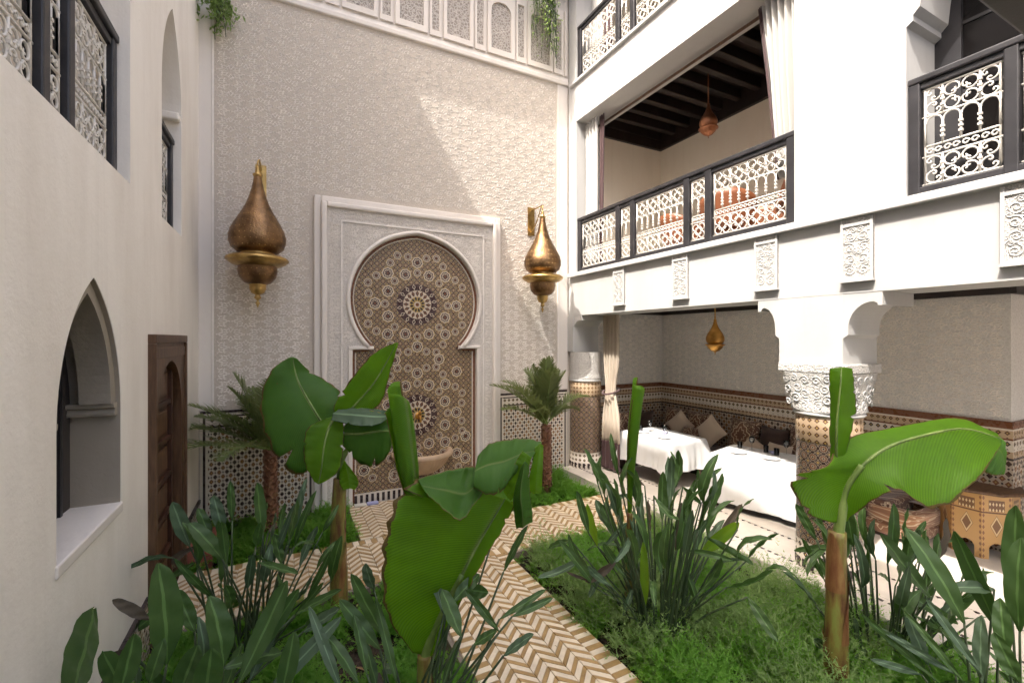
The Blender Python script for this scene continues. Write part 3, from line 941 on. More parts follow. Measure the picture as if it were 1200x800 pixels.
# ================================================================== WHITE GALLERY BUILDING
gb = thing('gallery_building', 'sunlit white two-storey gallery building with balconies over a dining arcade', 'building', loc=(XR, 3, 0))
def cusped(y0, y1, b0, z1, z2):
    """opening with jambs, a small cusp step and an arch"""
    pts = [(y0, b0), (y1, b0), (y1, z1), (y1 - .05, z1 + .03), (y1 - .05, z1 + .08), (y1 - .10, z1 + .13)]
    c = (y0 + y1) / 2; hw = (y1 - y0) / 2 - .10
    for i in range(1, 16):
        a = math.pi * i / 16
        pts.append((c + hw * math.cos(a), z1 + .13 + (z2 - z1 - .13) * math.sin(a)))
    pts += [(y0 + .10, z1 + .13), (y0 + .05, z1 + .08), (y0 + .05, z1 + .03), (y0, z1)]
    return pts
TH = .60
m = MB()
slab(m, rect(-3, 7.46, 3.15, 11.2), [rect(3.05, 7.2, 3.965, 6.86), rect(3.05, 7.2, 7.63, 10.4), cusped(-.2, 2.05, 3.965, 5.50, 6.7), rect(-.2, 2.05, 7.63, 10.4)], FX, XR, XR + TH)
m.build('facade_wall', 'white_plaster', gb)
# ledge under the balconies
m = MB(); m.box(XR - .075, XR + .01, -3, 7.40, 3.885, 3.962); m.build('ledge', 'white_plaster', gb, bevel=.008)
m = MB(); m.box(XR - .05, XR + .01, -3, 7.38, 7.575, 7.628); m.build('ledge', 'white_plaster', gb, bevel=.008)
# corner pilaster on the carved wall
MB().box(4.99, XR + TH, 7.30, 7.499, 2.45, 3.149).build('corner_pier', 'white_plaster', gb)
# pier over the round column, brackets
pier = MB(); pier.box(XR + .002, XR + TH + .05, 2.57, 3.22, 2.44, 3.15)
pier = pier.build('pier', 'white_plaster', gb)
def bracket(y, sg, w1=.30):
    # concave quarter with a small square nose
    pts = [(0, 3.149), (w1 + .04, 3.149), (w1 + .04, 3.02), (w1, 3.02), (w1, 3.04)]
    for i in range(11):
        a = R(90) * i / 10
        pts.append((w1 - .03 - (w1 - .08) * math.sin(a), 3.06 - .26 * (1 - math.cos(a))))
    pts += [(.05, 2.74), (.0, 2.70)]
    m = MB()
    slab(m, [(y + sg * a, b_) for a, b_ in pts], [], FX, XR + .004, XR + TH - .004)
    return m.build('bracket', 'white_plaster', pier)
bracket(3.218, 1, .22); bracket(2.572, -1)
bk = MB(); slab(bk, [(7.46 - a, b_) for a, b_ in [(0, 3.149), (.42, 3.149), (.42, 3.05), (.36, 3.05)] + [(.36 - .28 * math.sin(R(9 * i)), 3.05 - .40 * (1 - math.cos(R(9 * i)))) for i in range(11)] + [(.08, 2.45), (0, 2.45)]], [], FX, XR + .004, XR + TH - .004)
bk.build('bracket', 'white_plaster', gb)
# round mosaic columns with carved capitals
def column(cx_, cy_, lab, engaged=False):
    r = .30
    sh = MB().lathe([(r, .52), (r, 1.60)], (cx_, cy_, 0), 40)
    sh = sh.build('column', 'zellij_column', gb, label=lab)
    MB().lathe([(r + .006, ZF), (r + .006, .40), (r + .004, .40), (r + .004, .52)], (cx_, cy_, 0), 40).build('foot_band', 'zellij_band', sh)
    for k in range(22):
        a = 2 * math.pi * k / 22
        m = MB(); m.box(-.022, .022, -.004, .004, 0, .085)
        o = m.build('merlon_tile', 'tile_black', sh); o.location = (cx_ + (r + .006) * math.cos(a), cy_ + (r + .006) * math.sin(a), ZF + .02); o.rotation_euler = (0, 0, a + R(90))
    MB().lathe([(r + .003, 1.60), (r + .006, 1.605), (r + .006, 1.90), (r, 1.905)], (cx_, cy_, 0), 40).build('neck_band', 'zellij_band_brown', sh)
    # capital: round below, square above
    m = MB(); rows = []
    for i in range(13):
        t_ = i / 12
        z = 1.90 + (.55 if engaged else .44) * t_
        hw = r + .010 + (.0 if engaged else .038) * (t_ ** 2.6) + (.02 if i in (1,) else 0)
        e = 2 if engaged else 2 + 6 * t_
        row = []
        for k in range(49):
            a = 2 * math.pi * k / 48
            c_, s_ = math.cos(a), math.sin(a)
            q = (abs(c_) ** e + abs(s_) ** e) ** (-1 / e)
            row.append((cx_ + hw * q * c_, cy_ + hw * q * s_, z))
        rows.append(row)
    m.grid(rows)
    cp = m.build('capital', 'stucco_white', sh)
    g = MB(); ab = .345
    for face in (() if engaged else range(4)):
        for (uu, zz, rr, a, sg) in [(s2 * ux, zz, rr, (a if s2 > 0 else math.pi - a), s2) for s2 in (1, -1) for ux, zz, rr, a in ((.07, 2.0, .05, 1.6), (.16, 2.06, .055, .6), (.06, 2.12, .05, 4.2), (.25, 2.02, .04, 3.0), (.14, 2.18, .055, 2.2), (.25, 2.15, .05, 5.), (.06, 2.26, .05, .2), (.27, 2.27, .05, 3.4), (.17, 2.28, .04, 1.2))]:
            pts = []
            for pu, pz in spiral((uu, zz), rr, 1.4, a, sg, 16):
                t_ = max(0, min(1, (pz - 1.90) / .44)); hw = r + .010 + .038 * t_ ** 2.6
                rad = hw if abs(pu) < hw * .7 else math.sqrt(max(.001, (hw * 1.1) ** 2 - pu * pu * .5))
                p = Vector((pu, -rad, pz)); p = Matrix.Rotation(face * math.pi / 2, 3, 'Z') @ p
                pts.append((cx_ + p.x, cy_ + p.y, p.z))
            g.tube(pts, .0075, 4, caps=False)
    if not engaged: g.build('acanthus_scroll', 'white_plaster', cp)
    if not engaged: MB().box(cx_ - ab, cx_ + ab, cy_ - ab, cy_ + min(ab, YB - cy_ - .002), 2.34, 2.44).build('abacus', 'stucco_white', sh, bevel=.012)
    MB().lathe([(r + .02, 1.885), (r + .035, 1.90), (r + .02, 1.915)], (cx_, cy_, 0), 40).build('astragal', 'white_plaster', sh)
    return sh
column(5.31, 2.87, 'freestanding round column clad in star mosaic with carved capital')
column(5.31, 7.34, 'round mosaic column half built into the carved wall corner', True)
# carved blocks under the ledge
for yc in (5.94, 4.63, 3.36, 2.43, 1.30, .2):
    b = MB(); slab(b, rect(yc - .14, yc + .14, 3.27, 3.882), [], FX, XR - .028, XR)
    b = b.build('carved_block', 'stucco_white', gb)
    g = MB()
    for (a0_, a1_, b0_, b1_) in ((-.14, -.115, 3.27, 3.88), (.115, .14, 3.27, 3.88), (-.115, .115, 3.27, 3.30), (-.115, .115, 3.80, 3.83)):
        g.box(XR - .040, XR - .02, yc + a0_, yc + a1_, b0_, b1_)
    g.box(XR - .055, XR, yc - .145, yc + .145, 3.255, 3.275)
    g.build('block_border', 'white_plaster', b)
    g = MB()
    for s2 in (1, -1):
        for ux, zz, rr, a in ((.06, 3.37, .05, 2.), (.055, 3.48, .052, 4.5), (.06, 3.59, .05, 1.), (.055, 3.70, .05, 3.6), (.03, 3.76, .03, .3), (.085, 3.43, .028, 0.), (.09, 3.65, .025, 2.), (.02, 3.54, .025, 5.)):
            g.tube([(XR - .029, yc + s2 * pu, pz) for pu, pz in spiral((ux, zz), rr, 1.5, a, 1, 16)], .0065, 4, caps=False)
    g.build('block_scroll', 'white_plaster', b)
# interior of the arcade
MB().box(XG, XG + .3, 2.08, 7.5, ZF - .2, 3.6).build('gallery_back_wall', 'gallery_stucco', gb)
MB().box(XG + .3, 9.9, 2.08, 2.38, ZF - .2, 3.6).build('gallery_end_wall', 'gallery_stucco', gb)
MB().box(9.6, 9.9, -3, 2.08, ZF - .2, 3.6).build('gallery_end_wall', 'gallery_stucco', gb)
MB().box(XR + TH, XG, 7.485, 7.52, 1.75, 3.4).build('gallery_side_wall', 'gallery_stucco', gb)
MB().box(XR + TH, 9.9, -3, 7.5, 3.32, 3.95).build('gallery_ceiling', 'ceiling_white', gb)
MB().box(XG - .06, XG, 2.08, 7.48, 3.22, 3.32).build('ceiling_ledger', 'ceiling_wood', gb)
MB().box(XR + TH + .02, XG - .06, 7.42, 7.48, 3.22, 3.32).build('ceiling_ledger', 'ceiling_wood', gb)
MB().box(XR + TH + .02, XR + TH + .1, -3, 7.42, 3.20, 3.32).build('ceiling_ledger', 'ceiling_wood', gb)
interlace(MB(), 2.12, 7.44, 1.76, 3.2, .34, lambda a, b_, d: (XG - d, a, b_), None, .006, .007).build('carved_interlace', 'stucco_line', gb, kind='stuff')
interlace(MB(), XR + TH + .05, XG - .04, 1.76, 3.2, .34, lambda a, b_, d: (a, 7.485 - d, b_), None, .006, .007).build('carved_interlace', 'stucco_line', gb, kind='stuff')
MB().box(XG - .06, 9.6, 2.02, 2.078, 3.22, 3.32).build('ceiling_ledger', 'ceiling_wood', gb)
def dado(nm, x0, x1, y0, y1):
    d_ = MB().box(x0, x1, y0, y1, ZF - .01, 1.30).build('mosaic_dado', 'zellij_brown', gb)
    e = .002
    for z0, z1, mt in ((1.30, 1.325, 'tile_black'), (1.325, 1.40, 'zellij_band_brown'), (1.40, 1.42, 'tile_white'), (1.42, 1.53, 'zellij_band'), (1.53, 1.55, 'tile_brown'), (1.55, 1.64, 'zellij_band_brown'), (1.64, 1.66, 'tile_white'), (1.66, 1.745, 'tile_brown')):
        MB().box(x0 - e, x1 + e, y0 - e, y1 + e, z0, z1).build('tile_band', mt, d_)
dado('a', XG - .02, XG + .02, 2.06, 7.46)
dado('b', XR + TH, XG - .022, 7.465, 7.5)
dado('c', XG + .021, 9.6, 2.06, 2.10)
# first floor balcony room
MB().box(7.43, 7.7, -3, 7.5, 3.95, 7.2).build('balcony_back_wall', 'cream_plaster', gb)
MB().box(XR + TH, 7.43, 7.47, 7.52, 3.95, 7.2).build('balcony_side_wall', 'cream_plaster', gb)
MB().box(XR + TH, 7.43, 2.45, 2.6, 3.95, 7.2).build('partition_wall', 'cream_plaster', gb)
cl = MB().box(XR + TH, 7.7, -3, 7.5, 7.2, 7.6).build('balcony_ceiling', 'ceiling_wood', gb)
for k in range(13):
    y = 2.75 + k * .385
    MB().box(XR + TH, 7.43, y, y + .11, 7.02, 7.2).build('ceiling_beam', 'ceiling_wood', cl, bevel=.012)
MB().box(7.36, 7.43, 2.6, 7.47, 6.83, 7.2).build('ceiling_ledger', 'ceiling_wood', cl)
MB().box(XR + TH, 7.36, 7.40, 7.47, 6.83, 7.2).build('ceiling_ledger', 'ceiling_wood', cl)
MB().tube([(XR + .42, 3.1, 6.80), (XR + .42, 7.2, 6.80)], .022, 8).build('curtain_rod', 'carved_wood', gb)
# second floor room
MB().box(7.43, 7.7, -3, 7.5, 7.6, 10.8).build('balcony_back_wall', 'cream_plaster', gb)
MB().box(XR + TH, 7.43, 7.47, 7.52, 7.6, 10.8).build('balcony_side_wall', 'cream_plaster', gb)
MB().box(XR, 7.7, -3, 7.8, 11.2, 11.4).build('roof', 'white_plaster', gb)
# dark joinery in the right-hand opening
jw = MB(); slab(jw, rect(-.4, 2.4, 3.9, 6.9), [rect(1.45, 1.86, 4.35, 6.2), rect(.85, 1.3, 4.35, 6.2), rect(.2, .7, 4.35, 6.2)], FX, XR + TH - .06, XR + TH + .04)
jw = jw.build('window', 'dark_wood', gb, label='dark timber glazed screen behind the near balcony')
for a0_, a1_ in ((1.45, 1.86), (.85, 1.3), (.2, .7)):
    MB().box(XR + TH - .02, XR + TH - .01, a0_, a1_, 4.35, 6.2).build('pane', 'window_pane', jw)
    for z in (4.97, 5.6): MB().box(XR + TH - .03, XR + TH, a0_, a1_, z - .015, z + .015).build('glazing_bar', 'dark_wood', jw)
MB().box(XL + .01, XR - .002, .42, .70, 3.905, 4.2).build('timber_lintel', 'ceiling_wood', gb, bevel=.01)

# ================================================================== RAILINGS
def cscroll(c, r, a0, a1, curl, n=12):
    pts = []
    for i in range(n + 1):
        a = a0 + (a1 - a0) * i / n
        pts.append((c[0] + r * math.cos(a), c[1] + r * math.sin(a)))
    for end, sg in ((0, -1), (1, 1)):
        ea = a1 if end else a0
        d = 1 if (a1 > a0) == bool(end) else -1
        sp_ = []
        cc = (c[0] + (r * .62) * math.cos(ea), c[1] + (r * .62) * math.sin(ea))
        for i in range(1, 8):
            rr = r * .38 * (1 - .09 * i)
            a = ea + d * i * .62
            sp_.append((cc[0] + rr * math.cos(a), cc[1] + rr * math.sin(a)))
        pts = pts + sp_ if end else sp_[::-1] + pts
    return pts
def quatrefoil(c, a):
    out = []
    for k in range(4):
        an = R(45 + 90 * k)
        cc = (c[0] + .265 * a * math.sqrt(2) * math.cos(an) * .95, c[1] + .265 * a * math.sqrt(2) * math.sin(an) * .95)
        out.append(cscroll(cc, .215 * a, an - R(150), an + R(150), 0)[:])
    return out
def sscroll(c, w_, h_):
    o1 = cscroll((c[0], c[1] + h_ * .25), h_ * .22, R(-90), R(150), 0, 10)
    o2 = cscroll((c[0], c[1] - h_ * .25), h_ * .22, R(90), R(330), 0, 10)
    return [o1, o2]
def grille(width, height, narches, layout):
    """list of polylines (u, v) of a wrought panel; layout: row of cell widths in arches (2 = quatrefoil, 1 = S scroll)"""
    p = width / narches
    qh = height * .29
    L = []; T = []
    for u_ in (0, width): T.append([(u_, 0), (u_, height)])
    for v_ in (0, qh, height - qh, height): T.append([(-.02, v_), (width + .02, v_)])
    for v0 in (0, height - qh):
        u_ = 0
        for cells in layout:
            cw = cells * p
            if cells == 2: L += [[(u_ + cw / 2 + (x - 0) , v0 + qh / 2 + y) for x, y in q] for q in quatrefoil((0, 0), min(cw, qh) * .98)]
            else: L += [[(u_ + cw / 2 + x, v0 + qh / 2 + y) for x, y in q] for q in sscroll((0, 0), cw, qh)]
            u_ += cw
            T.append([(u_, v0), (u_, v0 + qh)])
    v0 = qh; v1 = height - qh; hh = v1 - v0; sv = v0 + hh * .26
    for k in range(narches + 1): T.append([(k * p, sv), (k * p, v1 - p * .45)])
    for k in range(narches):
        c = (k * p + p / 2, v1 - p * .5)
        L.append([(c[0] + p * .46 * math.cos(R(180 - 18 * i)), c[1] + p * .46 * math.sin(R(180 - 18 * i))) for i in range(11)])
        for s2 in (-1, 1):
            L.append([(k * p + p / 2 + s2 * p * .24 + p * .2 * math.cos(R(40 * i)) * (1 - i * .05), v0 + hh * .13 + p * .2 * math.sin(R(40 * i)) * (1 - i * .05)) for i in range(10)])
    T.append([(0, sv), (width, sv)])
    return L, T
def railing(label, cat, group, y_start, panels, x, z0, z1, post=.085, base_x=None):
    """panels run towards -y from y_start; each (width, arches, layout)"""
    tot = sum(w_ for w_, *_ in panels) + post * (len(panels) + 1)
    rt = thing('railing', label, cat, group, (x, y_start - tot / 2, z0))
    MB().box(x - .05, x + .06, y_start - tot, y_start, z1 - .06, z1).build('handrail', 'dark_wood', rt, bevel=.012)
    MB().box(x - .035, x + .04, y_start - tot, y_start, z0 + .003, z0 + .075).build('bottom_rail', 'dark_wood', rt, bevel=.008)
    MB().box(x - .028, x + .032, y_start - tot, y_start, z1 - .115, z1 - .06).build('top_rail', 'dark_wood', rt, bevel=.008)
    y = y_start
    for k in range(len(panels) + 1):
        MB().box(x - .042, x + .045, y - post, y, z0 + .002, z1 - .058).build('post', 'dark_wood', rt, bevel=.01)
        y -= post
        if k < len(panels):
            w_, na, lay = panels[k]
            L, T = grille(w_ - .05, z1 - z0 - .115 - .075 - .03, na, lay)
            g = MB()
            zb = z0 + .09; yb = y - .025
            for q in L: g.tube([(x, yb - a, zb + b_) for a, b_ in q], .0075, 5, caps=False)
            for q in T:
                (a0_, b0_), (a1_, b1_) = q
                g.tube([(x, yb - a0_, zb + b0_), (x, yb - a1_, zb + b1_)], .0095, 5)
                if a0_ == a1_:
                    for f_ in (.3, .5, .7):
                        if b1_ - b0_ > .15 and 0 < a0_ < w_ - .06: 
                            zz = zb + b0_ + (b1_ - b0_) * f_
                            g.box(x - .013, x + .013, yb - a0_ - .013, yb - a0_ + .013, zz - .009, zz + .009)
            g.build('grille_panel', 'iron_white', rt)
            y -= w_
    return rt
WIDE = (1.0, 8, [2, 2, 2, 2]); NAR = (.26, 2, [2]); MID = (.52, 4, [1, 2, 1])
railing('long railing of white scroll grilles along the first-floor balcony with lantern', 'railing', 'courtyard balcony railings', 7.19, [WIDE, NAR, WIDE, NAR, WIDE], XR + .06, 3.965, 5.0, .103)
railing('white scroll grille railing on the top storey at the upper picture edge', 'railing', 'courtyard balcony railings', 7.19, [WIDE, NAR, WIDE, NAR, WIDE], XR + .06, 7.63, 8.66, .103)
railing('nearest white scroll grille railing in the arched opening of the white pier', 'railing', 'courtyard balcony railings', 2.045, [MID, MID, MID], XR + .06, 3.965, 5.02)
railing('white scroll grille railing in the wide opening of the plain plaster wall', 'railing', 'courtyard balcony railings', 4.395, [(.68, 6, [2, 2, 2]), (.24, 2, [2]), (.68, 6, [2, 2, 2]), (.24, 2, [2]), (.68, 6, [2, 2, 2])], XL - .12, 3.885, 4.98)
railing('narrow white grille railing in the pointed window high on the plaster wall', 'railing', 'courtyard balcony railings', 6.325, [(.74, 6, [2, 2, 2])], XL - .12, 3.875, 4.95)

# ================================================================== LANTERNS
def lantern(label, loc, sc, mats, kind='large', top=None, name='hanging_lantern', wall_y=None):
    t_ = thing(name, label, 'lantern', None, loc)
    def part(nm, prof, mt, n=32, **kw):
        MB().lathe([(r * sc, z * sc) for r, z in prof], loc, n, **kw).build(nm, mt, t_)
    if kind == 'large':
        part('finial', [(.002, 0), (.018, .04), (.03, .07), (.012, .10), (.022, .12), (.05, .145), (.03, .175), (.035, .19), (.085, .215), (.11, .28), (.105, .315), (.12, .33), (.10, .345)], mats[1], 20)
        part('bowl', [(.09, .33), (.17, .36), (.23, .43), (.255, .52), (.25, .585), (.26, .60)], mats[0], 32)
        part('ring', [(.25, .59), (.32, .615), (.37, .645), (.375, .66), (.395, .665), (.41, .685), (.40, .71), (.36, .735), (.30, .74), (.24, .73)], mats[1], 40)
        part('gallery', [(.24, .73), (.22, .76), (.22, .79)], mats[1], 24)
        part('body', [(.18, .775), (.27, .80), (.335, .86), (.365, .94), (.368, 1.02), (.345, 1.11), (.30, 1.20), (.245, 1.30), (.19, 1.40), (.145, 1.50), (.11, 1.60), (.082, 1.70), (.062, 1.80), (.05, 1.89)], mats[0], 36)
        part('cap', [(.05, 1.885), (.065, 1.90), (.065, 1.92), (.03, 1.94), (.035, 1.96), (.02, 1.985), (.03, 2.01), (.005, 2.04)], mats[1], 16)
        # perforated piercings as small bosses in rings
        bs = MB()
        for z, r, n in ((.86, .337, 30), (.94, .367, 32), (1.02, .370, 32), (1.11, .347, 30), (1.2, .302, 26), (1.3, .247, 22), (1.42, .184, 16), (.46, .245, 22), (.54, .258, 24)):
            for k in range(n):
                a = 2 * math.pi * (k + (.5 if int(z * 100) % 2 else 0)) / n
                c_ = Vector((loc[0] + r * sc * math.cos(a), loc[1] + r * sc * math.sin(a), loc[2] + z * sc))
                d = .008 * sc
                bs.add([c_ + Vector((0, 0, d)), c_ + Vector((-math.sin(a) * d, math.cos(a) * d, 0)), c_ - Vector((0, 0, d)), c_ - Vector((-math.sin(a) * d, math.cos(a) * d, 0)), c_ + Vector((math.cos(a), math.sin(a), 0)) * d * .8],
                       [(0, 1, 4), (1, 2, 4), (2, 3, 4), (3, 0, 4)])
        bs.build('studs', mats[1], t_)
        # wall bracket and hook
        z = loc[2] + 2.03 * sc
        m = MB(); m.tube(smooth_path([(loc[0], loc[1], z), (loc[0], loc[1], z + .06), (loc[0] + .02, loc[1] + .06, z + .11), (loc[0] + .02, YB, z + .12)], 5), .012, 6)
        m.box(loc[0] - .05, loc[0] + .09, YB - .02, YB, z - .35, z + .18)
        m.tube(smooth_path([(loc[0] + .02, YB, z - .30), (loc[0] + .03, YB - .18, z - .16), (loc[0] + .02, loc[1] + .08, z + .10)], 5), .010, 6)
        m.build('wall_bracket', mats[1], t_)
    else:
        part('finial', [(.002, 0), (.02, .05), (.01, .08), (.04, .11), (.05, .13)], mats[0], 14)
        part('bowl', [(.05, .13), (.16, .17), (.27, .28), (.32, .38)], mats[0], 28)
        part('ring', [(.31, .38), (.38, .40), (.375, .43), (.27, .45)], mats[0], 28)
        part('body', [(.24, .44), (.31, .50), (.35, .60), (.345, .72), (.29, .86), (.20, 1.0), (.13, 1.12), (.08, 1.25), (.05, 1.40)], mats[0], 28)
        part('cap', [(.05, 1.39), (.07, 1.41), (.03, 1.44), (.03, 1.5)], mats[0], 12)
        m = MB(); m.tube([(loc[0], loc[1], loc[2] + 1.5 * sc), (loc[0], loc[1], top)], .008, 6)
        for k in range(int((top - loc[2] - 1.5 * sc) / .04)):
            z = loc[2] + 1.5 * sc + k * .04
            m.box(loc[0] - .012, loc[0] + .012, loc[1] - .005, loc[1] + .005, z, z + .022)
        m.build('chain', mats[0], t_)
lantern('large dark bronze onion lantern hanging on the shaded side of carved wall', (-.32, 7.03, 3.12), .94, ('bronze', 'brass'), name='wall_lantern')
lantern('large bronze onion lantern catching sunlight beside the white building', (4.15, 7.03, 3.17), .90, ('bronze', 'brass'), name='wall_lantern')
lantern('small copper lantern hanging from dark beams over the first-floor balcony', (6.2, 5.18, 5.97), .40, ('copper',), 'small', 7.05)
lantern('small golden lantern hanging over the dining tables in the arcade', (6.2, 5.05, 2.44), .40, ('gold',), 'small', 3.32)

# ================================================================== CURTAINS
def curtain(label, pts_top, pts_bot, z_top, z_bot, mats, split, folds, amp, pinch=None, thick=.02):
    """hanging cloth between two plan points; split = height below which the second fabric starts"""
    a = Vector(pts_top[0] + (0,)); b = Vector(pts_top[1] + (0,)); a2 = Vector(pts_bot[0] + (0,)); b2 = Vector(pts_bot[1] + (0,))
    nv, nu = 26, folds * 8
    root = thing('curtain', label, 'curtain', None, ((a2.x + b2.x) / 2, (a2.y + b2.y) / 2, z_bot))
    def surf(z0, z1, nm, mt):
        rows = []
        for i in range(nv + 1):
            z = z0 + (z1 - z0) * i / nv
            t_ = (z_top - z) / (z_top - z_bot)
            A = a.lerp(a2, t_); B = b.lerp(b2, t_)
            if pinch:
                k = math.exp(-((z - pinch[0]) / pinch[1]) ** 2) * pinch[2]
                c_ = (A + B) / 2 if len(pinch) < 4 else A.lerp(B, pinch[3])
                A = A.lerp(c_, k); B = B.lerp(c_, k)
            d = (B - A); nrm = Vector((-d.y, d.x, 0)).normalized()
            row = []
            for j in range(nu + 1):
                s_ = j / nu
                p = A + d * s_ + nrm * (amp * (.7 + .3 * math.sin(j * .9 + t_ * 3)) * math.sin(2 * math.pi * folds * s_ + .5 * math.sin(3 * t_)))
                row.append((p.x, p.y, z))
            rows.append(row)
        o = MB().grid(rows).build(nm, mt, root)
        md = o.modifiers.new('thickness', 'SOLIDIFY'); md.thickness = .006
    if split:
        surf(z_bot, split, 'lower_band', mats[1]); surf(split, z_top, 'cloth', mats[0])
    else: surf(z_bot, z_top, 'cloth', mats[0])
    return root
c1 = curtain('cream curtain with dark maroon foot tied back in the dining arcade', ((5.50, 7.02), (5.50, 6.55)), ((5.46, 7.04), (5.46, 6.50)), 3.30, .26, ('curtain_cream', 'curtain_maroon'), .78, 5, .05, (1.75, .35, .45, .5))
MB().tube([(5.50 + .16 * math.cos(a), 6.79 + .16 * math.sin(a), 1.72 + .05 * math.cos(a)) for a in [2 * math.pi * k / 16 for k in range(17)]], .016, 6).build('tie_back', 'curtain_maroon', c1)
c2 = curtain('white curtain gathered at the far end of the first-floor balcony', ((5.18, 7.16), (5.18, 6.76)), ((5.18, 7.16), (5.18, 6.80)), 6.80, 4.1, ('curtain_white',), None, 4, .05)
curtain('narrow dark maroon curtain edge beside the white one on balcony', ((5.20, 6.74), (5.20, 6.60)), ((5.20, 6.77), (5.20, 6.66)), 6.80, 4.1, ('curtain_maroon',), None, 2, .03)
curtain('white gathered curtain with dark top at the near end of the balcony', ((5.25, 3.60), (5.25, 3.17)), ((5.25, 3.38), (5.25, 3.15)), 6.80, 4.6, ('curtain_white',), None, 5, .075)
curtain('dark maroon curtain edge hanging beside the near balcony curtain', ((5.27, 3.66), (5.27, 3.61)), ((5.27, 3.41), (5.27, 3.385)), 6.80, 4.6, ('curtain_maroon',), None, 2, .03)
curtain('white curtain hanging behind the top storey railing', ((5.35, 7.17), (5.35, 6.86)), ((5.35, 7.17), (5.35, 6.86)), 10.3, 7.7, ('curtain_white',), None, 4, .05)
curtain('dark maroon curtain beside the white one behind the top railing', ((5.37, 6.84), (5.37, 6.55)), ((5.37, 6.84), (5.37, 6.6)), 10.3, 7.7, ('curtain_maroon',), None, 3, .04)

# ================================================================== DINING FURNITURE
def table(label_t, label_c, near_left, u, v, lu, lv, h, drop, drop_front):
    """near_left: plan corner at cloth edge, u along the front edge, v towards the wall"""
    u = Vector(u).normalized(); v = Vector(v).normalized(); o = Vector(near_left)
    c = o + u * lu / 2 + v * lv / 2
    tb = thing('dining_table', label_t, 'table', 'dining tables in the arcade', (c.x, c.y, ZF))
    def pt(a, b, z): p = o + u * a + v * b; return (p.x, p.y, z)
    m = MB(); V = [pt(a, b, z) for z in (h - .05, h - .012) for a, b in ((.02, .02), (lu - .02, .02), (lu - .02, lv - .02), (.02, lv - .02))]
    m.add(V, [(0, 3, 2, 1), (4, 5, 6, 7), (0, 1, 5, 4), (1, 2, 6, 5), (2, 3, 7, 6), (3, 0, 4, 7)]); m.build('table_top', 'carved_wood', tb)
    for a, b in ((.07, .07), (lu - .07, .07), (lu - .07, lv - .07), (.07, lv - .07)):
        m = MB(); m.tube([pt(a, b, ZF), pt(a, b, ZF + .3), pt(a, b, h - .05)], [.022, .03, .035], 10); m.build('leg', 'carved_wood', tb)
    # cloth: rounded top and hanging folds
    cl_ = MB(); n = 240
    def per(s_):
        P2 = 2 * (lu + lv); d = s_ * P2; rr = .03
        if d < lu: return (d, 0, 0, -1)
        d -= lu
        if d < lv: return (lu, d, 1, 0)
        d -= lv
        if d < lu: return (lu - d, lv, 0, 1)
        d -= lu
        return (0, lv - d, -1, 0)
    ring = [per(k / n) for k in range(n)]
    rows = []
    for t_ in (0, .5, .9): rows.append([pt(lu / 2 + (a - lu / 2) * t_, lv / 2 + (b - lv / 2) * t_, h) for a, b, *_ in ring])
    rows.append([pt(a, b, h - .002) for a, b, *_ in ring])
    for q in range(1, 11):
        t_ = q / 10
        row = []
        for k, (a, b, na, nb) in enumerate(ring):
            s_ = k / n * 2 * (lu + lv)
            edge = min(abs(a), abs(lu - a)) + min(abs(b), abs(lv - b))
            corner = math.exp(-edge / .10)
            dp = drop_front if (nb == -1 or na == -1) else drop
            wv = .022 * t_ * math.sin(s_ * 13 + .6 * math.sin(s_ * 4)) + .010 * t_ * math.sin(s_ * 31 + 2 * math.sin(s_ * 7)) + .006 * math.sin(s_ * 5 + t_ * 9) * t_ + .012 + .035 * t_
            off = wv + corner * .09 * t_
            cx_, cy_ = a + na * off, b + nb * off
            if corner > .3:
                ca = 0 if a < lu / 2 else lu; cb = 0 if b < lv / 2 else lv
                cx_ = cx_ + (-1 if ca == 0 else 1) * .05 * corner * t_; cy_ = cy_ + (-1 if cb == 0 else 1) * .05 * corner * t_
            row.append(pt(cx_, cy_, h - .004 - dp * t_ - corner * .06 * t_))
        rows.append(row)
    rows = [r + [r[0]] for r in rows]
    o_ = cl_.grid(rows).build('tablecloth', 'linen_white', None, label=label_c, category='tablecloth', group='white tablecloths')
    return pt
T1 = table('small dining table under white cloth at the back of the arcade', 'white cloth on the farther dining table near the tied curtain', (5.60, 6.62), (0, -1), (1, 0), 1.18, .85, 1.0, .48, .48)
T2 = table('dining table under long white cloth beside the mosaic column', 'long sunlit white cloth on the nearer dining table beside column', (5.72, 4.74), (.25, -.97), (.97, .25), 1.5, .80, 1.0, .40, .68)
gl_prof = [(.035, 0), (.036, .003), (.008, .008), (.005, .02), (.005, .095), (.018, .105), (.034, .125), (.041, .155), (.040, .18), (.034, .205), (.033, .205), (.038, .18), (.038, .155), (.03, .127), (.0, .108)]
glm = MB().lathe(gl_prof, (0, 0, 0), 20).mesh('wine_glass', 'glass')
tum = MB().lathe([(0, .0), (.032, .0), (.037, .10), (.035, .10), (.030, .012), (0, .012)], (0, 0, 0), 18).mesh('tumbler', 'glass')
def glass(me, nm, lab, p, cat='glass', grp='table glasses'):
    o = link(nm, me, None, label=lab, category=cat, group=grp); o.location = p
glass(glm, 'wine_glass', 'stemmed glass at the curtain end of the farther table', T1(.30, .42, 1.0))
glass(glm, 'wine_glass', 'stemmed glass near the middle of the farther table', T1(.78, .30, 1.0))
glass(glm, 'wine_glass', 'stemmed glass at the sofa side of the nearer table', T2(.35, .62, 1.0))
glass(glm, 'wine_glass', 'stemmed glass by the column end of the nearer table', T2(.80, .70, 1.0))
glass(tum, 'tumbler', 'short tumbler beside the first stemmed glass on farther table', T1(.20, .30, 1.0))
glass(tum, 'tumbler', 'short tumbler left of the stemmed glass on nearer table', T2(.18, .60, 1.0))
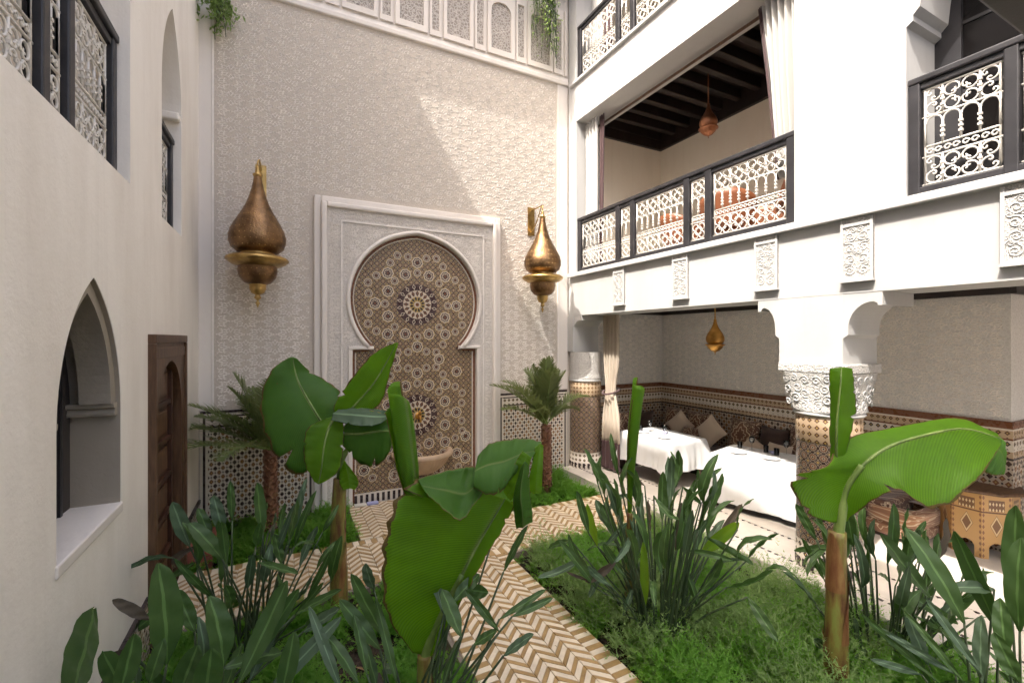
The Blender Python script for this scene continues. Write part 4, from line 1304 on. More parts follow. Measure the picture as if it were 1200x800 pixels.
glass(tum, 'tumbler', 'short tumbler in the middle of the nearer table', T2(.55, .62, 1.0))
glass(tum, 'tumbler', 'short tumbler at the column end of the nearer table', T2(.72, .55, 1.0))
def plate(lab, p):
    o = MB().lathe([(0, .006), (.07, .006), (.115, .018), (.118, .02), (.075, .0), (0, 0)], (0, 0, 0), 28).build('plate', 'linen_white', None, label=lab, category='plate', group='dinner plates'); o.location = p
plate('white plate at the curtain end of the farther table', T1(.35, .20, 1.0)); plate('white plate at the sofa end of the farther table', T1(.85, .22, 1.0))
plate('white plate at the curtain end of the nearer table', T2(.30, .25, 1.0)); plate('white plate toward the column on the nearer table', T2(.75, .25, 1.0))
def napkin(lab, p, a):
    m = MB(); rows = [[(x, y, .03 * math.exp(-(x / .05) ** 2) + .004) for x in np.linspace(-.09, .09, 9)] for y in np.linspace(-.06, .06, 5)]
    o = m.grid(rows).build('napkin', 'napkin_blue', None, label=lab, category='napkin', group='folded napkins'); o.location = p; o.rotation_euler = (0, 0, a)
napkin('folded bluish napkin on the farther dining table', T1(.55, .52, 1.0), .4); napkin('folded bluish napkin on the nearer dining table', T2(.62, .66, 1.0), 1.2)
# low platform sofa along the wall
sf = thing('bench_sofa', 'dark brown upholstered corner bench running along the arcade wall', 'sofa', loc=(7.1, 5.2, ZF))
MB().box(6.72, 7.44, 2.9, 7.44, ZF, .48).build('base', 'sofa_dark', sf, bevel=.02)
MB().box(5.75, 6.72, 6.80, 7.44, ZF, .48).build('base', 'sofa_dark', sf, bevel=.02)
for y0, y1 in ((2.92, 4.05), (4.07, 5.2), (5.22, 6.35), (6.37, 7.42)):
    MB().box(6.70, 7.44, y0, y1, .48, .68).build('seat_cushion', 'damask', sf, bevel=.05)
MB().box(5.75, 6.68, 6.78, 7.43, .48, .68).build('seat_cushion', 'sofa_dark', sf, bevel=.05)
def cushion(label, loc, size, mat, rot, cat='cushion', grp='sofa cushions'):
    """square pillow standing on edge, face along local +Y"""
    w_, h_, d_ = size; m = MB(); n = 12
    for side in (-1, 1):
        rows = []
        for i in range(n + 1):
            row = []
            for j in range(n + 1):
                a = -1 + 2 * j / n; b = -1 + 2 * i / n
                puff = max(0, (1 - a ** 4) * (1 - b ** 4)) ** .5
                pin = 1 - .10 * (abs(a) * (1 - b * b) * 0 + (1 - abs(a)) * abs(b) ** 3 * 0) 
                sx = a * (1 - .09 * (1 - b * b) * abs(a)); sz = b * (1 - .09 * (1 - a * a) * abs(b))
                row.append((sx * w_ / 2, side * d_ / 2 * puff, sz * h_ / 2))
            rows.append(row if side < 0 else row[::-1])
        m.grid(rows, 0, True, (lambda i, j: (j / n, i / n)))
    o = m.build('cushion', mat, None, label=label, category=cat, group=grp)
    o.location = loc; o.rotation_euler = rot
    return o
# leaning on the wall: face towards -x
def wall_cushion(label, y, z, s_, mat, lean=-.25, roll=0, x=7.30, yaw=0): return cushion(label, (x, y, z), (s_, s_, .20), mat, (lean, roll, R(-90) + yaw))
wall_cushion('patterned brown cushion in the corner behind the farther table', 6.95, .98, .58, 'damask')
wall_cushion('patterned brown cushion just left of the right beige pillow', 6.35, .98, .56, 'damask')
wall_cushion('patterned brown cushion right of the beige pillows behind tables', 5.35, .98, .60, 'damask')
wall_cushion('patterned brown cushion nearest the mosaic column', 4.25, .98, .62, 'damask')
wall_cushion('plain dark cushion between the two large patterned ones', 4.82, .96, .52, 'sofa_dark', x=7.34)
wall_cushion('left plain beige pillow standing on its corner on the bench', 6.62, .98, .44, 'cushion_beige', -.35, R(42), 7.10, .1)
wall_cushion('right plain beige pillow standing on its corner on the bench', 5.86, .98, .48, 'cushion_beige', -.35, R(40), 7.06, -.1)
wall_cushion('long patterned bolster lying in front of the beige pillows', 6.20, .84, .40, 'damask', -.5, 0, 6.92)
wall_cushion('small beige pillow low behind the nearer table', 5.0, .84, .36, 'cushion_beige', -.5, R(30), 7.05)
wall_cushion('flat beige pillow behind the glass on the nearer table', 4.55, .84, .40, 'cushion_beige', -.5, 0, 7.02)
cushion('dark patterned cushion against the side wall by the curtain', (6.2, 7.28, .96), (.52, .52, .18), 'damask', (.2, 0, 0))
cushion('plain dark cushion against the side wall next to the corner', (6.75, 7.28, .95), (.5, .5, .18), 'sofa_dark', (.2, 0, 0))

# octagonal inlaid table with arched feet
ot = thing('octagonal_table', 'octagonal inlaid wooden side table with arched feet', 'side table', loc=(7.28, 2.26, ZF))
oc = Vector((7.36, 2.32)); RO = .34
for k in range(8):
    a0_ = R(22.5 + 45 * k); a1_ = a0_ + R(45)
    A = Vector((oc.x + RO * math.cos(a0_), oc.y + RO * math.sin(a0_))); B = Vector((oc.x + RO * math.cos(a1_), oc.y + RO * math.sin(a1_)))
    L = (B - A).length
    out_n = Vector((math.cos((a0_ + a1_) / 2), math.sin((a0_ + a1_) / 2)))
    arch = pointed(.24 * L, .76 * L, -.01, .11, .185, 6)
    for q in (3, 6, 14): pass
    m = MB()
    def fo(s_, z, d, A=A, B=B, L=L, out_n=out_n): p = A + (B - A) * (s_ / L) - out_n * d; return (p.x, p.y, ZF + z)
    foot = [(0, 0), (.24 * L, 0)] + [p for p in arch[::-1] if p[1] >= .0] + [(.76 * L, 0), (L, 0), (L, .72), (0, .72)]
    slab(m, foot, [], fo, 0, .02)
    m.uv = [(u_ / L, v_ / .72) if False else (u_, v_) for u_, v_ in m.uv]
    n0 = len(m.v)
    uv = []
    for p in m.v:
        d = Vector((p[0], p[1])) - A; uv.append((d.dot((B - A).normalized()) / L, (p[2] - ZF) / .72))
    m.uv = [(min(.999, max(.001, a)), b_) for a, b_ in uv]
    m.build('side_panel', 'inlaid_wood', ot)
MB().lathe([(0, .715), (.30, .715), (.40, .73), (.405, .755), (.395, .765), (0, .765)], (oc.x, oc.y, ZF), 8, smooth=False).build('table_top', 'carved_wood', ot)
# patterned low seat near it
ps = thing('upholstered_stool', 'low seat covered in brown and cream patterned cloth beside the octagonal table', 'seat', loc=(6.9, 2.85, ZF))
MB().box(6.68, 7.30, 2.62, 3.18, ZF + .04, .44).build('base', 'damask_light', ps, bevel=.05)
rows = []
for i in range(9):
    t_ = i / 8
    rows.append([(6.68 + .31 + (.33 * (1 - .25 * max(0, t_ - .6) ** 1.5)) * math.copysign(abs(math.cos(a)) ** .45, math.cos(a)) * (1 if t_ < .95 else .6), 2.90 + .30 * math.copysign(abs(math.sin(a)) ** .45, math.sin(a)) * (1 if t_ < .95 else .6), .44 + .17 * math.sin(t_ * 1.5)) for a in [2 * math.pi * k / 32 for k in range(33)]])
MB().grid(rows).build('seat_cushion', 'damask_light', ps)
for a, b in ((6.72, 2.66), (7.26, 2.66), (6.72, 3.14), (7.26, 3.14)): MB().box(a - .02, a + .02, b - .02, b + .02, ZF, ZF + .05).build('leg', 'carved_wood', ps)

# balcony chairs behind the railing
def armchair(label, loc, rz, s_=1.0):
    t_ = thing('armchair', label, 'armchair', 'balcony armchairs', loc)
    def bx(nm, x0, x1, y0, y1, z0, z1, mt, bv):
        o = MB().box(x0 * s_, x1 * s_, y0 * s_, y1 * s_, z0 * s_, z1 * s_).build(nm, mt, t_, bevel=bv); o.matrix_parent_inverse = Matrix(); return o
    bx('seat', -.32, .32, -.30, .32, .16, .44, 'leather_orange', .05)
    rows = []
    for i in range(7):
        z = .40 + .55 * i / 6
        rows.append([((.38 + .05 * i / 6) * s_ * math.cos(a), (.36 * math.sin(a) + .05 + .10 * i / 6) * s_, (z - .22 * (i / 6) * (1 - math.sin(a)) ** 1) * s_) for a in [R(-20 + 220 * k / 20) for k in range(21)]])
    o = MB().grid(rows).build('backrest', 'leather_orange', t_); o.matrix_parent_inverse = Matrix()
    md = o.modifiers.new('thickness', 'SOLIDIFY'); md.thickness = .07
    for x in (-.27, .27):
        for y in (-.25, .25): bx('leg', x - .02, x + .02, y - .02, y + .02, 0, .17, 'carved_wood', 0)
    t_.rotation_euler = (0, 0, rz)
armchair('orange-brown leather armchair behind the near end of balcony railing', (6.05, 3.75, 3.95), R(200), 1.15)
armchair('orange-brown leather armchair behind the middle of balcony railing', (6.15, 4.75, 3.95), R(120), 1.0)
armchair('orange-brown leather armchair toward the far end of the balcony', (6.35, 5.75, 3.95), R(80), .95)

# ================================================================== PLANTS
def cr(pts, t_):
    n = len(pts) - 1; f = t_ * n; i = min(int(f), n - 1); u_ = f - i
    p0, p1, p2, p3 = pts[max(i - 1, 0)], pts[i], pts[i + 1], pts[min(i + 2, n)]
    return .5 * ((2 * p1) + (p2 - p0) * u_ + (2 * p0 - 5 * p1 + 4 * p2 - p3) * u_ * u_ + (3 * p1 - p0 - 3 * p2 + p3) * u_ ** 3)
def big_leaf(parent, sections, mat='banana_leaf', nl=40, nw=7, ripple=.004, belly=.12, tears=0, seed=1, rib=.012, name='leaf', rib_end=1.0):
    """leaf blade from cross sections (left edge, midrib, right edge) measured in metres"""
    Ls = [Vector(s_[0]) for s_ in sections]; Ms = [Vector(s_[1]) for s_ in sections]; Rs = [Vector(s_[2]) for s_ in sections]
    rg = random.Random(seed); m = MB()
    torn = {(rg.randrange(4, nl - 2), rg.random() < .5): rg.uniform(.2, .7) for _ in range(4 if rib else 1)}
    rows = []
    for i in range(nl + 1):
        t_ = i / nl
        L, M_, R_ = cr(Ls, t_), cr(Ms, t_), cr(Rs, t_)
        T = (cr(Ms, min(1, t_ + .02)) - cr(Ms, max(0, t_ - .02)))
        W = (R_ - L)
        N = W.cross(T)
        N = N.normalized() if N.length > 1e-9 else Vector((0, 0, 1))
        row = []
        for j in range(-nw, nw + 1):
            s_ = j / nw
            E_ = L if s_ < 0 else R_
            a = abs(s_)
            p = M_.lerp(E_, a)
            bl = belly * (E_ - M_).length
            p = p + N * (bl * (a * (1 - a)) * 2.2) + N * (ripple * a * (math.sin(t_ * 34 + s_ * 2 + seed) + .6 * math.sin(t_ * 71 + seed * 2)))
            if a == 1: p = p + (E_ - M_) * (.03 * math.sin(t_ * 53 + seed) * rg.uniform(.2, 1))
            if (i, s_ > 0) in torn and a > .55: p = p - (E_ - M_) * ((a - .55) * torn[(i, s_ > 0)])
            row.append(p)
        rows.append(row)
    m.grid(rows)
    o = m.build(name, mat, parent)
    md = o.modifiers.new('thickness', 'SOLIDIFY'); md.thickness = .0025; md.offset = 0
    if rib:
        r_ = MB(); k = int(24 * rib_end)
        r_.tube([cr(Ms, i / 24) for i in range(k + 1)], [rib * (1.15 - i / 24) + .002 for i in range(k + 1)], 7)
        r_.build('midrib', 'petiole_green', o)
    return o
def banana_stem(parent, pts, rad, name='stem', sheaths=5, seed=2):
    rg = random.Random(seed)
    path_ = smooth_path(pts, 6)
    n = len(path_)
    o = MB().tube(path_, [rad * (1.12 - .35 * i / (n - 1)) for i in range(n)], 16).build(name, 'banana_stem', parent)
    for k in range(sheaths):
        t0 = k / sheaths * .85; i0 = int(t0 * (n - 1)); i1 = min(n - 1, i0 + max(3, int(n * .35)))
        a = rg.uniform(0, 6.28); rows = []
        for i in range(i0, i1 + 1):
            f = (i - i0) / (i1 - i0)
            r_ = rad * (1.12 - .35 * i / (n - 1)) + .004 + .012 * f ** 3
            half = 1.25 * (1 - f ** 1.6) + .12
            rows.append([path_[i] + Vector((r_ * math.cos(a + half * q / 5), r_ * math.sin(a + half * q / 5), 0)) for q in range(-5, 6)])
        MB().grid(rows).build('leaf_sheath', 'banana_sheath' if k % 2 else 'banana_stem', o)
    return o
def rolled(parent, pts, rads, mat='banana_leaf', open_=1.6, name='rolled_leaf'):
    path_ = smooth_path(pts, 6); n = len(path_); rows = []
    for i, p in enumerate(path_):
        f = i / (n - 1) * (len(rads) - 1); k = min(int(f), len(rads) - 2); r0 = rads[k] + (rads[k + 1] - rads[k]) * (f - k)
        row = []
        for j in range(22):
            a = 2 * math.pi * 1.35 * j / 21 + .9
            rr = r0 * (.72 + .30 * j / 21)
            slant = (j / 21) * .20 * (i / (n - 1)) ** 4 + .012 * math.sin(j * .9 + i * .5)
            row.append(p + Vector((rr * math.cos(a), rr * math.sin(a), -slant)))
        rows.append(row)
    o = MB().grid(rows).build(name, mat, parent)
    md = o.modifiers.new('thickness', 'SOLIDIFY'); md.thickness = .003
    return o
# --- banana on the left, in the bed beside the crossing path
A = thing('banana_plant', 'banana plant with broad round leaves in front of the mosaic niche', 'banana plant', 'banana plants', (0.476,4.708,0.053))
banana_stem(A, [(0.483,4.704,-0.005), (0.469,4.712,0.511), (0.469,4.712,0.927), (0.483,4.704,1.343)], .075)
m = MB(); m.tube(smooth_path([(0.483,4.704,1.302), (0.496,4.676,1.515), (0.567,4.617,1.669), (0.668,4.544,1.789)], 6), [.03] * 10 + [.02] * 9, 10); m.build('petiole', 'petiole_green', A)
m = MB(); m.tube(smooth_path([(0.483,4.704,1.302), (0.476,4.708,1.593), (0.448,4.744,1.797)], 6), .024, 10); m.build('petiole', 'petiole_green', A)
big_leaf(A, [((0.409,4.742,1.676), (0.448,4.744,1.738), (0.473,4.754,1.776)), ((0.138,4.766,1.406), (0.382,4.789,1.795), (0.500,4.786,1.912)), ((-0.058,4.842,1.582), (0.300,4.841,1.936), (0.513,4.835,2.074)),
             ((-0.174,4.900,1.866), (0.219,4.905,2.084), (0.497,4.921,2.178)), ((-0.196,4.934,2.139), (0.144,4.965,2.234), (0.383,5.012,2.271)), ((-0.110,4.935,2.396), (0.099,5.010,2.368), (0.225,5.058,2.378)), ((0.038,4.996,2.514), (0.076,5.021,2.521), (0.115,5.024,2.503))], 'banana_dark', seed=1)
big_leaf(A, [((0.444,4.702,1.896), (0.491,4.701,1.909), (0.530,4.703,1.872)), ((0.433,4.663,2.068), (0.621,4.668,2.055), (0.844,4.635,2.045)), ((0.587,4.585,2.331), (0.784,4.620,2.253), (0.944,4.629,2.331)), ((0.777,4.534,2.559), (0.920,4.597,2.487), (1.005,4.599,2.571)), ((0.977,4.546,2.658), (1.004,4.554,2.666), (1.024,4.567,2.657))], 'banana_leaf', seed=2)
big_leaf(A, [((0.403,4.677,1.953), (0.462,4.648,1.986), (0.506,4.626,1.953)), ((0.209,4.686,1.870), (0.383,4.620,1.866), (0.509,4.580,1.821)), ((0.164,4.663,1.702), (0.335,4.577,1.702), (0.497,4.541,1.644)), ((0.178,4.634,1.524), (0.311,4.545,1.514), (0.452,4.541,1.456)), ((0.249,4.598,1.373), (0.283,4.559,1.355), (0.327,4.559,1.365))], 'banana_leaf', seed=3)
big_leaf(A, [((0.504,4.604,1.858), (0.518,4.597,1.793), (0.475,4.619,1.727)), ((0.638,4.559,2.002), (0.658,4.482,1.801), (0.615,4.504,1.542)), ((0.796,4.458,2.005), (0.796,4.368,1.834), (0.771,4.403,1.499)), ((0.894,4.386,1.943), (0.896,4.318,1.834), (0.886,4.345,1.628)), ((0.929,4.324,1.878), (0.932,4.300,1.850), (0.925,4.303,1.809))], 'banana_dark', seed=4)
big_leaf(A, [((0.394,4.570,1.938), (0.412,4.606,1.995), (0.460,4.626,2.022)), ((0.579,4.410,1.901), (0.612,4.483,1.983), (0.638,4.559,2.035)), ((0.756,4.321,1.901), (0.799,4.389,1.967), (0.829,4.463,2.018)), ((0.870,4.308,1.957), (0.893,4.342,1.975), (0.897,4.362,1.995))], 'strelitzia_pale', seed=14, rib=0)
big_leaf(A, [((0.496,4.676,1.515), (0.511,4.668,1.548), (0.526,4.661,1.515)), ((0.469,4.644,1.345), (0.550,4.604,1.394), (0.638,4.559,1.345)), ((0.504,4.604,1.253), (0.562,4.575,1.270), (0.606,4.553,1.253))], 'banana_leaf', seed=5, rib=0)
# --- big banana in the foreground
B = thing('banana_plant', 'nearest banana plant with one huge folded leaf in front of the path', 'banana plant', 'banana plants', (0.814,2.893,0.039))
banana_stem(B, [(0.814,2.893,-0.039), (0.814,2.893,0.239), (0.814,2.893,0.461), (0.814,2.893,0.650)], .055, sheaths=4)
m = MB(); m.tube(smooth_path([(0.814,2.893,0.600), (0.829,2.885,0.672), (0.905,2.836,0.901), (1.027,2.752,1.188)], 5), [.034] * 8 + [.024] * 8, 10); m.build('petiole', 'petiole_green', B)
big_leaf(B, [((0.737,2.876,0.690), (0.814,2.893,0.639), (0.853,2.851,0.653)), ((0.554,2.743,1.047), (0.915,2.831,0.901), (0.943,2.727,0.939)), ((0.499,2.637,1.374), (1.022,2.755,1.171), (1.056,2.648,1.186)), ((0.519,2.593,1.639), (1.115,2.708,1.375), (1.155,2.620,1.359)),
             ((0.591,2.613,1.804), (1.203,2.675,1.530), (1.245,2.597,1.501)), ((0.713,2.663,1.866), (1.286,2.656,1.661), (1.317,2.584,1.635))], 'banana_leaf', nl=48, nw=10, belly=-.10, seed=6, rib=.016)
big_leaf(B, [((0.713,2.663,1.866), (0.721,2.615,1.838), (0.742,2.582,1.800)), ((0.914,2.741,1.871), (0.865,2.610,1.793), (0.829,2.516,1.713)), ((1.088,2.788,1.864), (0.999,2.632,1.746), (0.919,2.493,1.646)), ((1.184,2.785,1.887), (1.092,2.652,1.795), (1.028,2.550,1.704)), ((1.268,2.777,1.936), (1.189,2.671,1.859), (1.142,2.605,1.775))], 'banana_dark', nw=8, belly=-.18, seed=7, rib=0)
big_leaf(B, [((1.108,2.689,1.952), (1.051,2.606,1.883), (1.031,2.571,1.796)), ((1.208,2.728,2.010), (1.132,2.609,1.908), (1.097,2.515,1.761)), ((1.336,2.708,2.029), (1.255,2.593,1.924), (1.188,2.514,1.763)), ((1.458,2.670,2.030), (1.366,2.582,1.958), (1.281,2.535,1.839)), ((1.555,2.643,2.003), (1.479,2.592,1.965), (1.410,2.559,1.903))], 'banana_dark', nw=8, belly=.20, seed=8, rib=0)
big_leaf(B, [((1.352,2.544,1.989), (1.381,2.529,1.968), (1.405,2.517,1.946)), ((1.294,2.550,1.903), (1.338,2.529,1.876), (1.367,2.514,1.844)), ((1.256,2.570,1.811), (1.294,2.550,1.768), (1.314,2.541,1.725)), ((1.245,2.597,1.729), (1.265,2.588,1.697), (1.284,2.578,1.675))], 'banana_leaf', seed=9, rib=0)
big_leaf(B, [((1.324,2.513,1.892), (1.329,2.466,1.946), (1.371,2.489,1.908)), ((1.285,2.532,1.721), (1.286,2.442,1.770), (1.376,2.487,1.732)), ((1.290,2.530,1.588), (1.296,2.438,1.634), (1.390,2.480,1.614)), ((1.300,2.525,1.513), (1.319,2.471,1.535), (1.390,2.480,1.550))], 'banana_dark', seed=10, rib=0)
big_leaf(B, [((1.474,2.594,1.987), (1.504,2.579,2.015), (1.524,2.569,1.998)), ((1.430,2.572,1.853), (1.459,2.535,1.870), (1.499,2.537,1.853)), ((1.410,2.582,1.731), (1.449,2.540,1.738), (1.494,2.540,1.714)), ((1.444,2.564,1.698), (1.469,2.552,1.698), (1.489,2.542,1.698))], 'banana_leaf', seed=11, rib=0)
rolled(B, [(0.731,2.811,1.668), (0.698,2.850,1.903), (0.674,2.885,2.141), (0.649,2.920,2.427)], [.034, .074, .082, .080])
big_leaf(B, [((0.655,2.850,1.935), (0.669,2.820,1.898), (0.716,2.796,1.856)), ((0.678,2.815,1.781), (0.740,2.762,1.777), (0.787,2.738,1.756)), ((0.760,2.797,1.668), (0.792,2.758,1.675), (0.840,2.734,1.654))], 'banana_leaf', seed=12, rib=0)
# --- banana on the right
C = thing('banana_plant', 'banana plant with a wide arching leaf in front of the mosaic column', 'banana plant', 'banana plants', (3.652,1.913,0.063))
banana_stem(C, [(3.652,1.913,0.019), (3.647,1.916,0.410), (3.647,1.916,0.852), (3.652,1.913,1.281)], .075, sheaths=6, seed=9)
m = MB(); m.tube(smooth_path([(3.652,1.913,1.167), (3.664,1.896,1.385), (3.681,1.865,1.606), (3.759,1.804,1.780)], 5), [.036] * 8 + [.022] * 8, 10); m.build('petiole', 'petiole_green', C)
big_leaf(C, [((3.592,1.910,1.356), (3.664,1.896,1.348), (3.703,1.876,1.360)), ((3.254,1.901,1.492), (3.670,1.882,1.515), (3.702,1.787,1.472)), ((3.103,1.909,1.748), (3.709,1.851,1.668), (3.706,1.674,1.599)), ((3.483,1.898,1.785), (3.793,1.798,1.796), (3.771,1.574,1.667)), ((3.769,1.933,1.934), (3.948,1.709,1.923), (3.831,1.476,1.584)),
             ((4.174,1.774,2.029), (4.181,1.591,2.004), (4.011,1.408,1.588)), ((4.567,1.554,2.098), (4.452,1.477,2.044), (4.289,1.336,1.766)), ((4.720,1.387,1.998), (4.720,1.365,1.964), (4.669,1.346,1.936))], 'banana_leaf', nl=52, nw=9, belly=-.10, ripple=.004, seed=13, rib=.016)
big_leaf(C, [((3.645,1.950,1.739), (3.658,1.922,1.719), (3.703,1.899,1.745)), ((3.634,1.956,1.981), (3.592,1.887,1.998), (3.748,1.876,1.972)), ((3.640,1.953,2.172), (3.603,1.882,2.184), (3.788,1.856,2.187)), ((3.634,1.956,2.363), (3.620,1.873,2.371), (3.776,1.862,2.352)), ((3.634,1.956,2.477), (3.670,1.893,2.492), (3.765,1.868,2.479))], 'banana_leaf', seed=15, rib=.008)
big_leaf(C, [((4.682,1.564,2.074), (4.696,1.534,2.025), (4.640,1.540,1.951)), ((4.868,1.492,1.984), (4.819,1.472,1.894), (4.745,1.487,1.736)), ((4.993,1.430,1.918), (4.941,1.433,1.837), (4.814,1.452,1.664)), ((5.004,1.424,1.818), (4.976,1.415,1.724), (4.930,1.416,1.658))], 'banana_dark', seed=16, rib=0)
# --- young banana with a rolled leaf rising from the strap-leaved clump
D = thing('banana_plant', 'slender young banana plant with one rolled upright leaf before the dining table', 'banana plant', 'banana plants', (2.882,3.308,0.035))
banana_stem(D, [(2.882,3.308,-0.005), (2.889,3.304,0.355), (2.896,3.301,0.755), (2.896,3.301,1.075)], .036, sheaths=3, seed=4)
rolled(D, [(2.896,3.301,1.027), (2.903,3.297,1.395), (2.925,3.286,1.796), (2.968,3.265,2.340)], [.020, .034, .056, .066])

# --- strap-leaved bird-of-paradise clumps: every leaf is a part
def strap_leaf(parent, root, base, tip, width, face, mat='strelitzia', bend=.0, fold=.30, rg=None, name='leaf', wilt=0):
    root, base, tip, face = Vector(root), Vector(base), Vector(tip), Vector(face).normalized()
    m = MB()
    ax = tip - base; ln = ax.length; ax.normalize()
    side = ax.cross(face); side = side.normalized() if side.length > 1e-4 else Vector((1, 0, 0))
    nrm = side.cross(ax)
    bow = nrm * (bend * ln)
    mid_root = root.lerp(base, .5) + Vector((0, 0, .05)) - (base - root).cross(side).normalized() * 0
    # stalk
    st = [root.lerp(mid_root, k / 3) for k in range(3)] + [mid_root.lerp(base, k / 3) for k in range(4)]
    m.tube(st, [.011 - .0045 * k / 6 for k in range(7)], 5, 1)
    n = 14; rows = []
    for i in range(n + 1):
        t_ = i / n
        wdt = width * .46 * min(1, (t_ / .38 + .04) ** .75) * (1 if t_ < .4 else math.sqrt(max(.006, 1 - ((t_ - .4) / .6) ** 2.6)))
        p = base + ax * (ln * t_) + bow * (4 * t_ * (1 - t_)) - nrm * (.25 * abs(bend) * ln * t_ * t_)
        row = []
        for j in range(-3, 4):
            s_ = j / 3
            row.append(p + side * (wdt * s_ * math.cos(fold)) + nrm * (wdt * abs(s_) * math.sin(fold)) + nrm * (.006 * math.sin(t_ * 20 + j)))
        rows.append(row)
    m.grid(rows)
    return m.build(name, [mat, 'stalk'], parent)
def clump(label, base, n, hmin, hmax, spread, seed, hand=(), wid=(.06, .11), blade=(.32, .5), pale=.18, lean=(0, 0), arc=None):
    rg = random.Random(seed)
    base = Vector(base)
    t_ = thing('strelitzia_clump', label, 'plant', 'bird-of-paradise clumps', base)
    cam_p = Vector((0, 0, 2.7))
    for k in range(n):
        a = rg.uniform(0, 2 * math.pi) if arc is None else rg.uniform(*arc)
        r0 = rg.uniform(.02, .20)
        root = base + Vector((r0 * math.cos(a), r0 * math.sin(a), -.02))
        h = rg.uniform(hmin * .75, hmax)
        out = spread * rg.uniform(.05, 1.0) ** .8 * (1.25 - .5 * (h - hmin) / max(.01, hmax - hmin))
        d = Vector((math.cos(a), math.sin(a), 0))
        tip = base + d * (r0 + out) + Vector((lean[0], lean[1], h))
        bl = rg.uniform(*blade)
        dirv = (tip - root)
        dirv = (dirv.normalized() + d * rg.uniform(-.05, .35) * (out / spread)).normalized()
        bs = tip - dirv * bl
        bs = bs.lerp(root + (tip - root) * (1 - bl / (tip - root).length), .4)
        if rg.random() < .22: tip = bs + (d * rg.uniform(.5, 1.) + Vector((rg.uniform(-.4, .4), rg.uniform(-.4, .4), rg.uniform(-.7, .15)))).normalized() * bl
        face = (cam_p - tip).normalized() * .5 + Vector((rg.uniform(-1, 1), rg.uniform(-1, 1), rg.uniform(-.2, .9))) 
        strap_leaf(t_, root, bs, tip, rg.uniform(*wid), face, ('withered' if rg.random() < .05 else 'strelitzia_pale' if rg.random() < pale else 'strelitzia'), rg.uniform(-.20, .24), rg.uniform(.1, .7))
    for hnd in hand:
        b_, tp, wd_ = hnd[:3]
        mt = hnd[3] if len(hnd) > 3 else ('strelitzia_pale' if rg.random() < pale else 'strelitzia')
        a = rg.uniform(0, 6.28)
        b_ = Vector(b_); tp = Vector(tp)
        face = (cam_p - tp).normalized() + Vector((rg.uniform(-.4, .4), rg.uniform(-.4, .4), rg.uniform(-.1, .5)))
        root = base + Vector((.15 * math.cos(a), .15 * math.sin(a), -.02))
        strap_leaf(t_, root, b_, tp, wd_, face, mt, rg.uniform(-.05, .08), rg.uniform(.15, .4))
    return t_
# left clump by the crossing path
clump('tall strap-leaved clump before the carved door at the path end', (-0.303,4.350,0.066), 34, .75, 1.35, .62, 11, hand=[
    ((-0.672,4.368,1.053), (-0.782,4.367,1.423), .13), ((-0.442,4.252,0.951), (-0.663,4.307,1.263), .13), ((-0.556,4.533,1.018), (-0.646,4.578,1.283), .10), ((-0.454,4.482,1.068), (-0.531,4.520,1.390), .11),
    ((-0.390,4.449,1.176), (-0.403,4.456,1.512), .07), ((-0.156,4.220,1.111), (-0.193,4.238,1.529), .11), ((-0.200,4.130,1.053), (-0.159,3.997,1.283), .08), ((0.079,4.326,0.915), (0.243,4.243,1.393), .07), ((-0.096,4.302,0.818), (0.077,4.215,1.319), .06),
    ((-0.260,4.160,0.714), (-0.218,4.027,1.032), .08), ((-0.019,4.263,0.818), (-0.070,4.289,1.068), .09), ((-0.489,4.163,0.703), (-0.711,4.051,1.097), .06), ((0.361,4.184,0.621), (0.428,4.038,1.047), .10), ((0.173,4.167,0.532), (0.352,4.077,0.925), .07)], wid=(.06, .10), blade=(.26, .42))
# foreground left
clump('nearest strap-leaved clump at the lower left corner by the plaster wall', (-0.506,3.109,0.284), 8, .55, .95, .45, 12, hand=[
    ((-0.873,2.733,1.044), (-0.732,2.551,1.543), .16), ((-0.557,2.967,0.978), (-0.581,2.923,1.536), .17), ((-0.714,2.822,0.968), (-0.648,2.788,1.271), .11), ((-0.299,2.948,0.897), (-0.366,2.982,1.283), .15), ((-0.497,2.936,0.824), (-0.408,2.891,1.082), .14), ((-0.376,2.875,0.811), (-0.329,2.740,1.128), .15),
    ((-0.232,3.027,0.727), (0.014,3.071,1.234), .13), ((-0.186,3.116,0.778), (0.080,3.094,1.155), .10), ((-0.459,3.141,1.021), (-0.556,3.190,1.265), .10), ((-0.101,2.961,0.653), (0.316,2.975,0.986), .10, 'strelitzia_pale'), ((-0.013,2.917,0.668), (0.052,2.884,1.021), .12), ((0.111,3.302,0.762), (0.328,3.193,0.920), .09, 'strelitzia_pale'), ((0.065,3.549,0.753), (0.361,3.400,0.934), .07),
    ((-0.634,3.005,1.213), (-0.795,3.030,1.350), .06, 'withered'), ((-0.739,3.058,1.059), (-0.876,3.127,1.001), .03, 'withered'), ((-0.611,2.882,0.954), (-0.546,2.849,1.180), .08)], wid=(.08, .12), blade=(.30, .45), lean=(.0, 0))
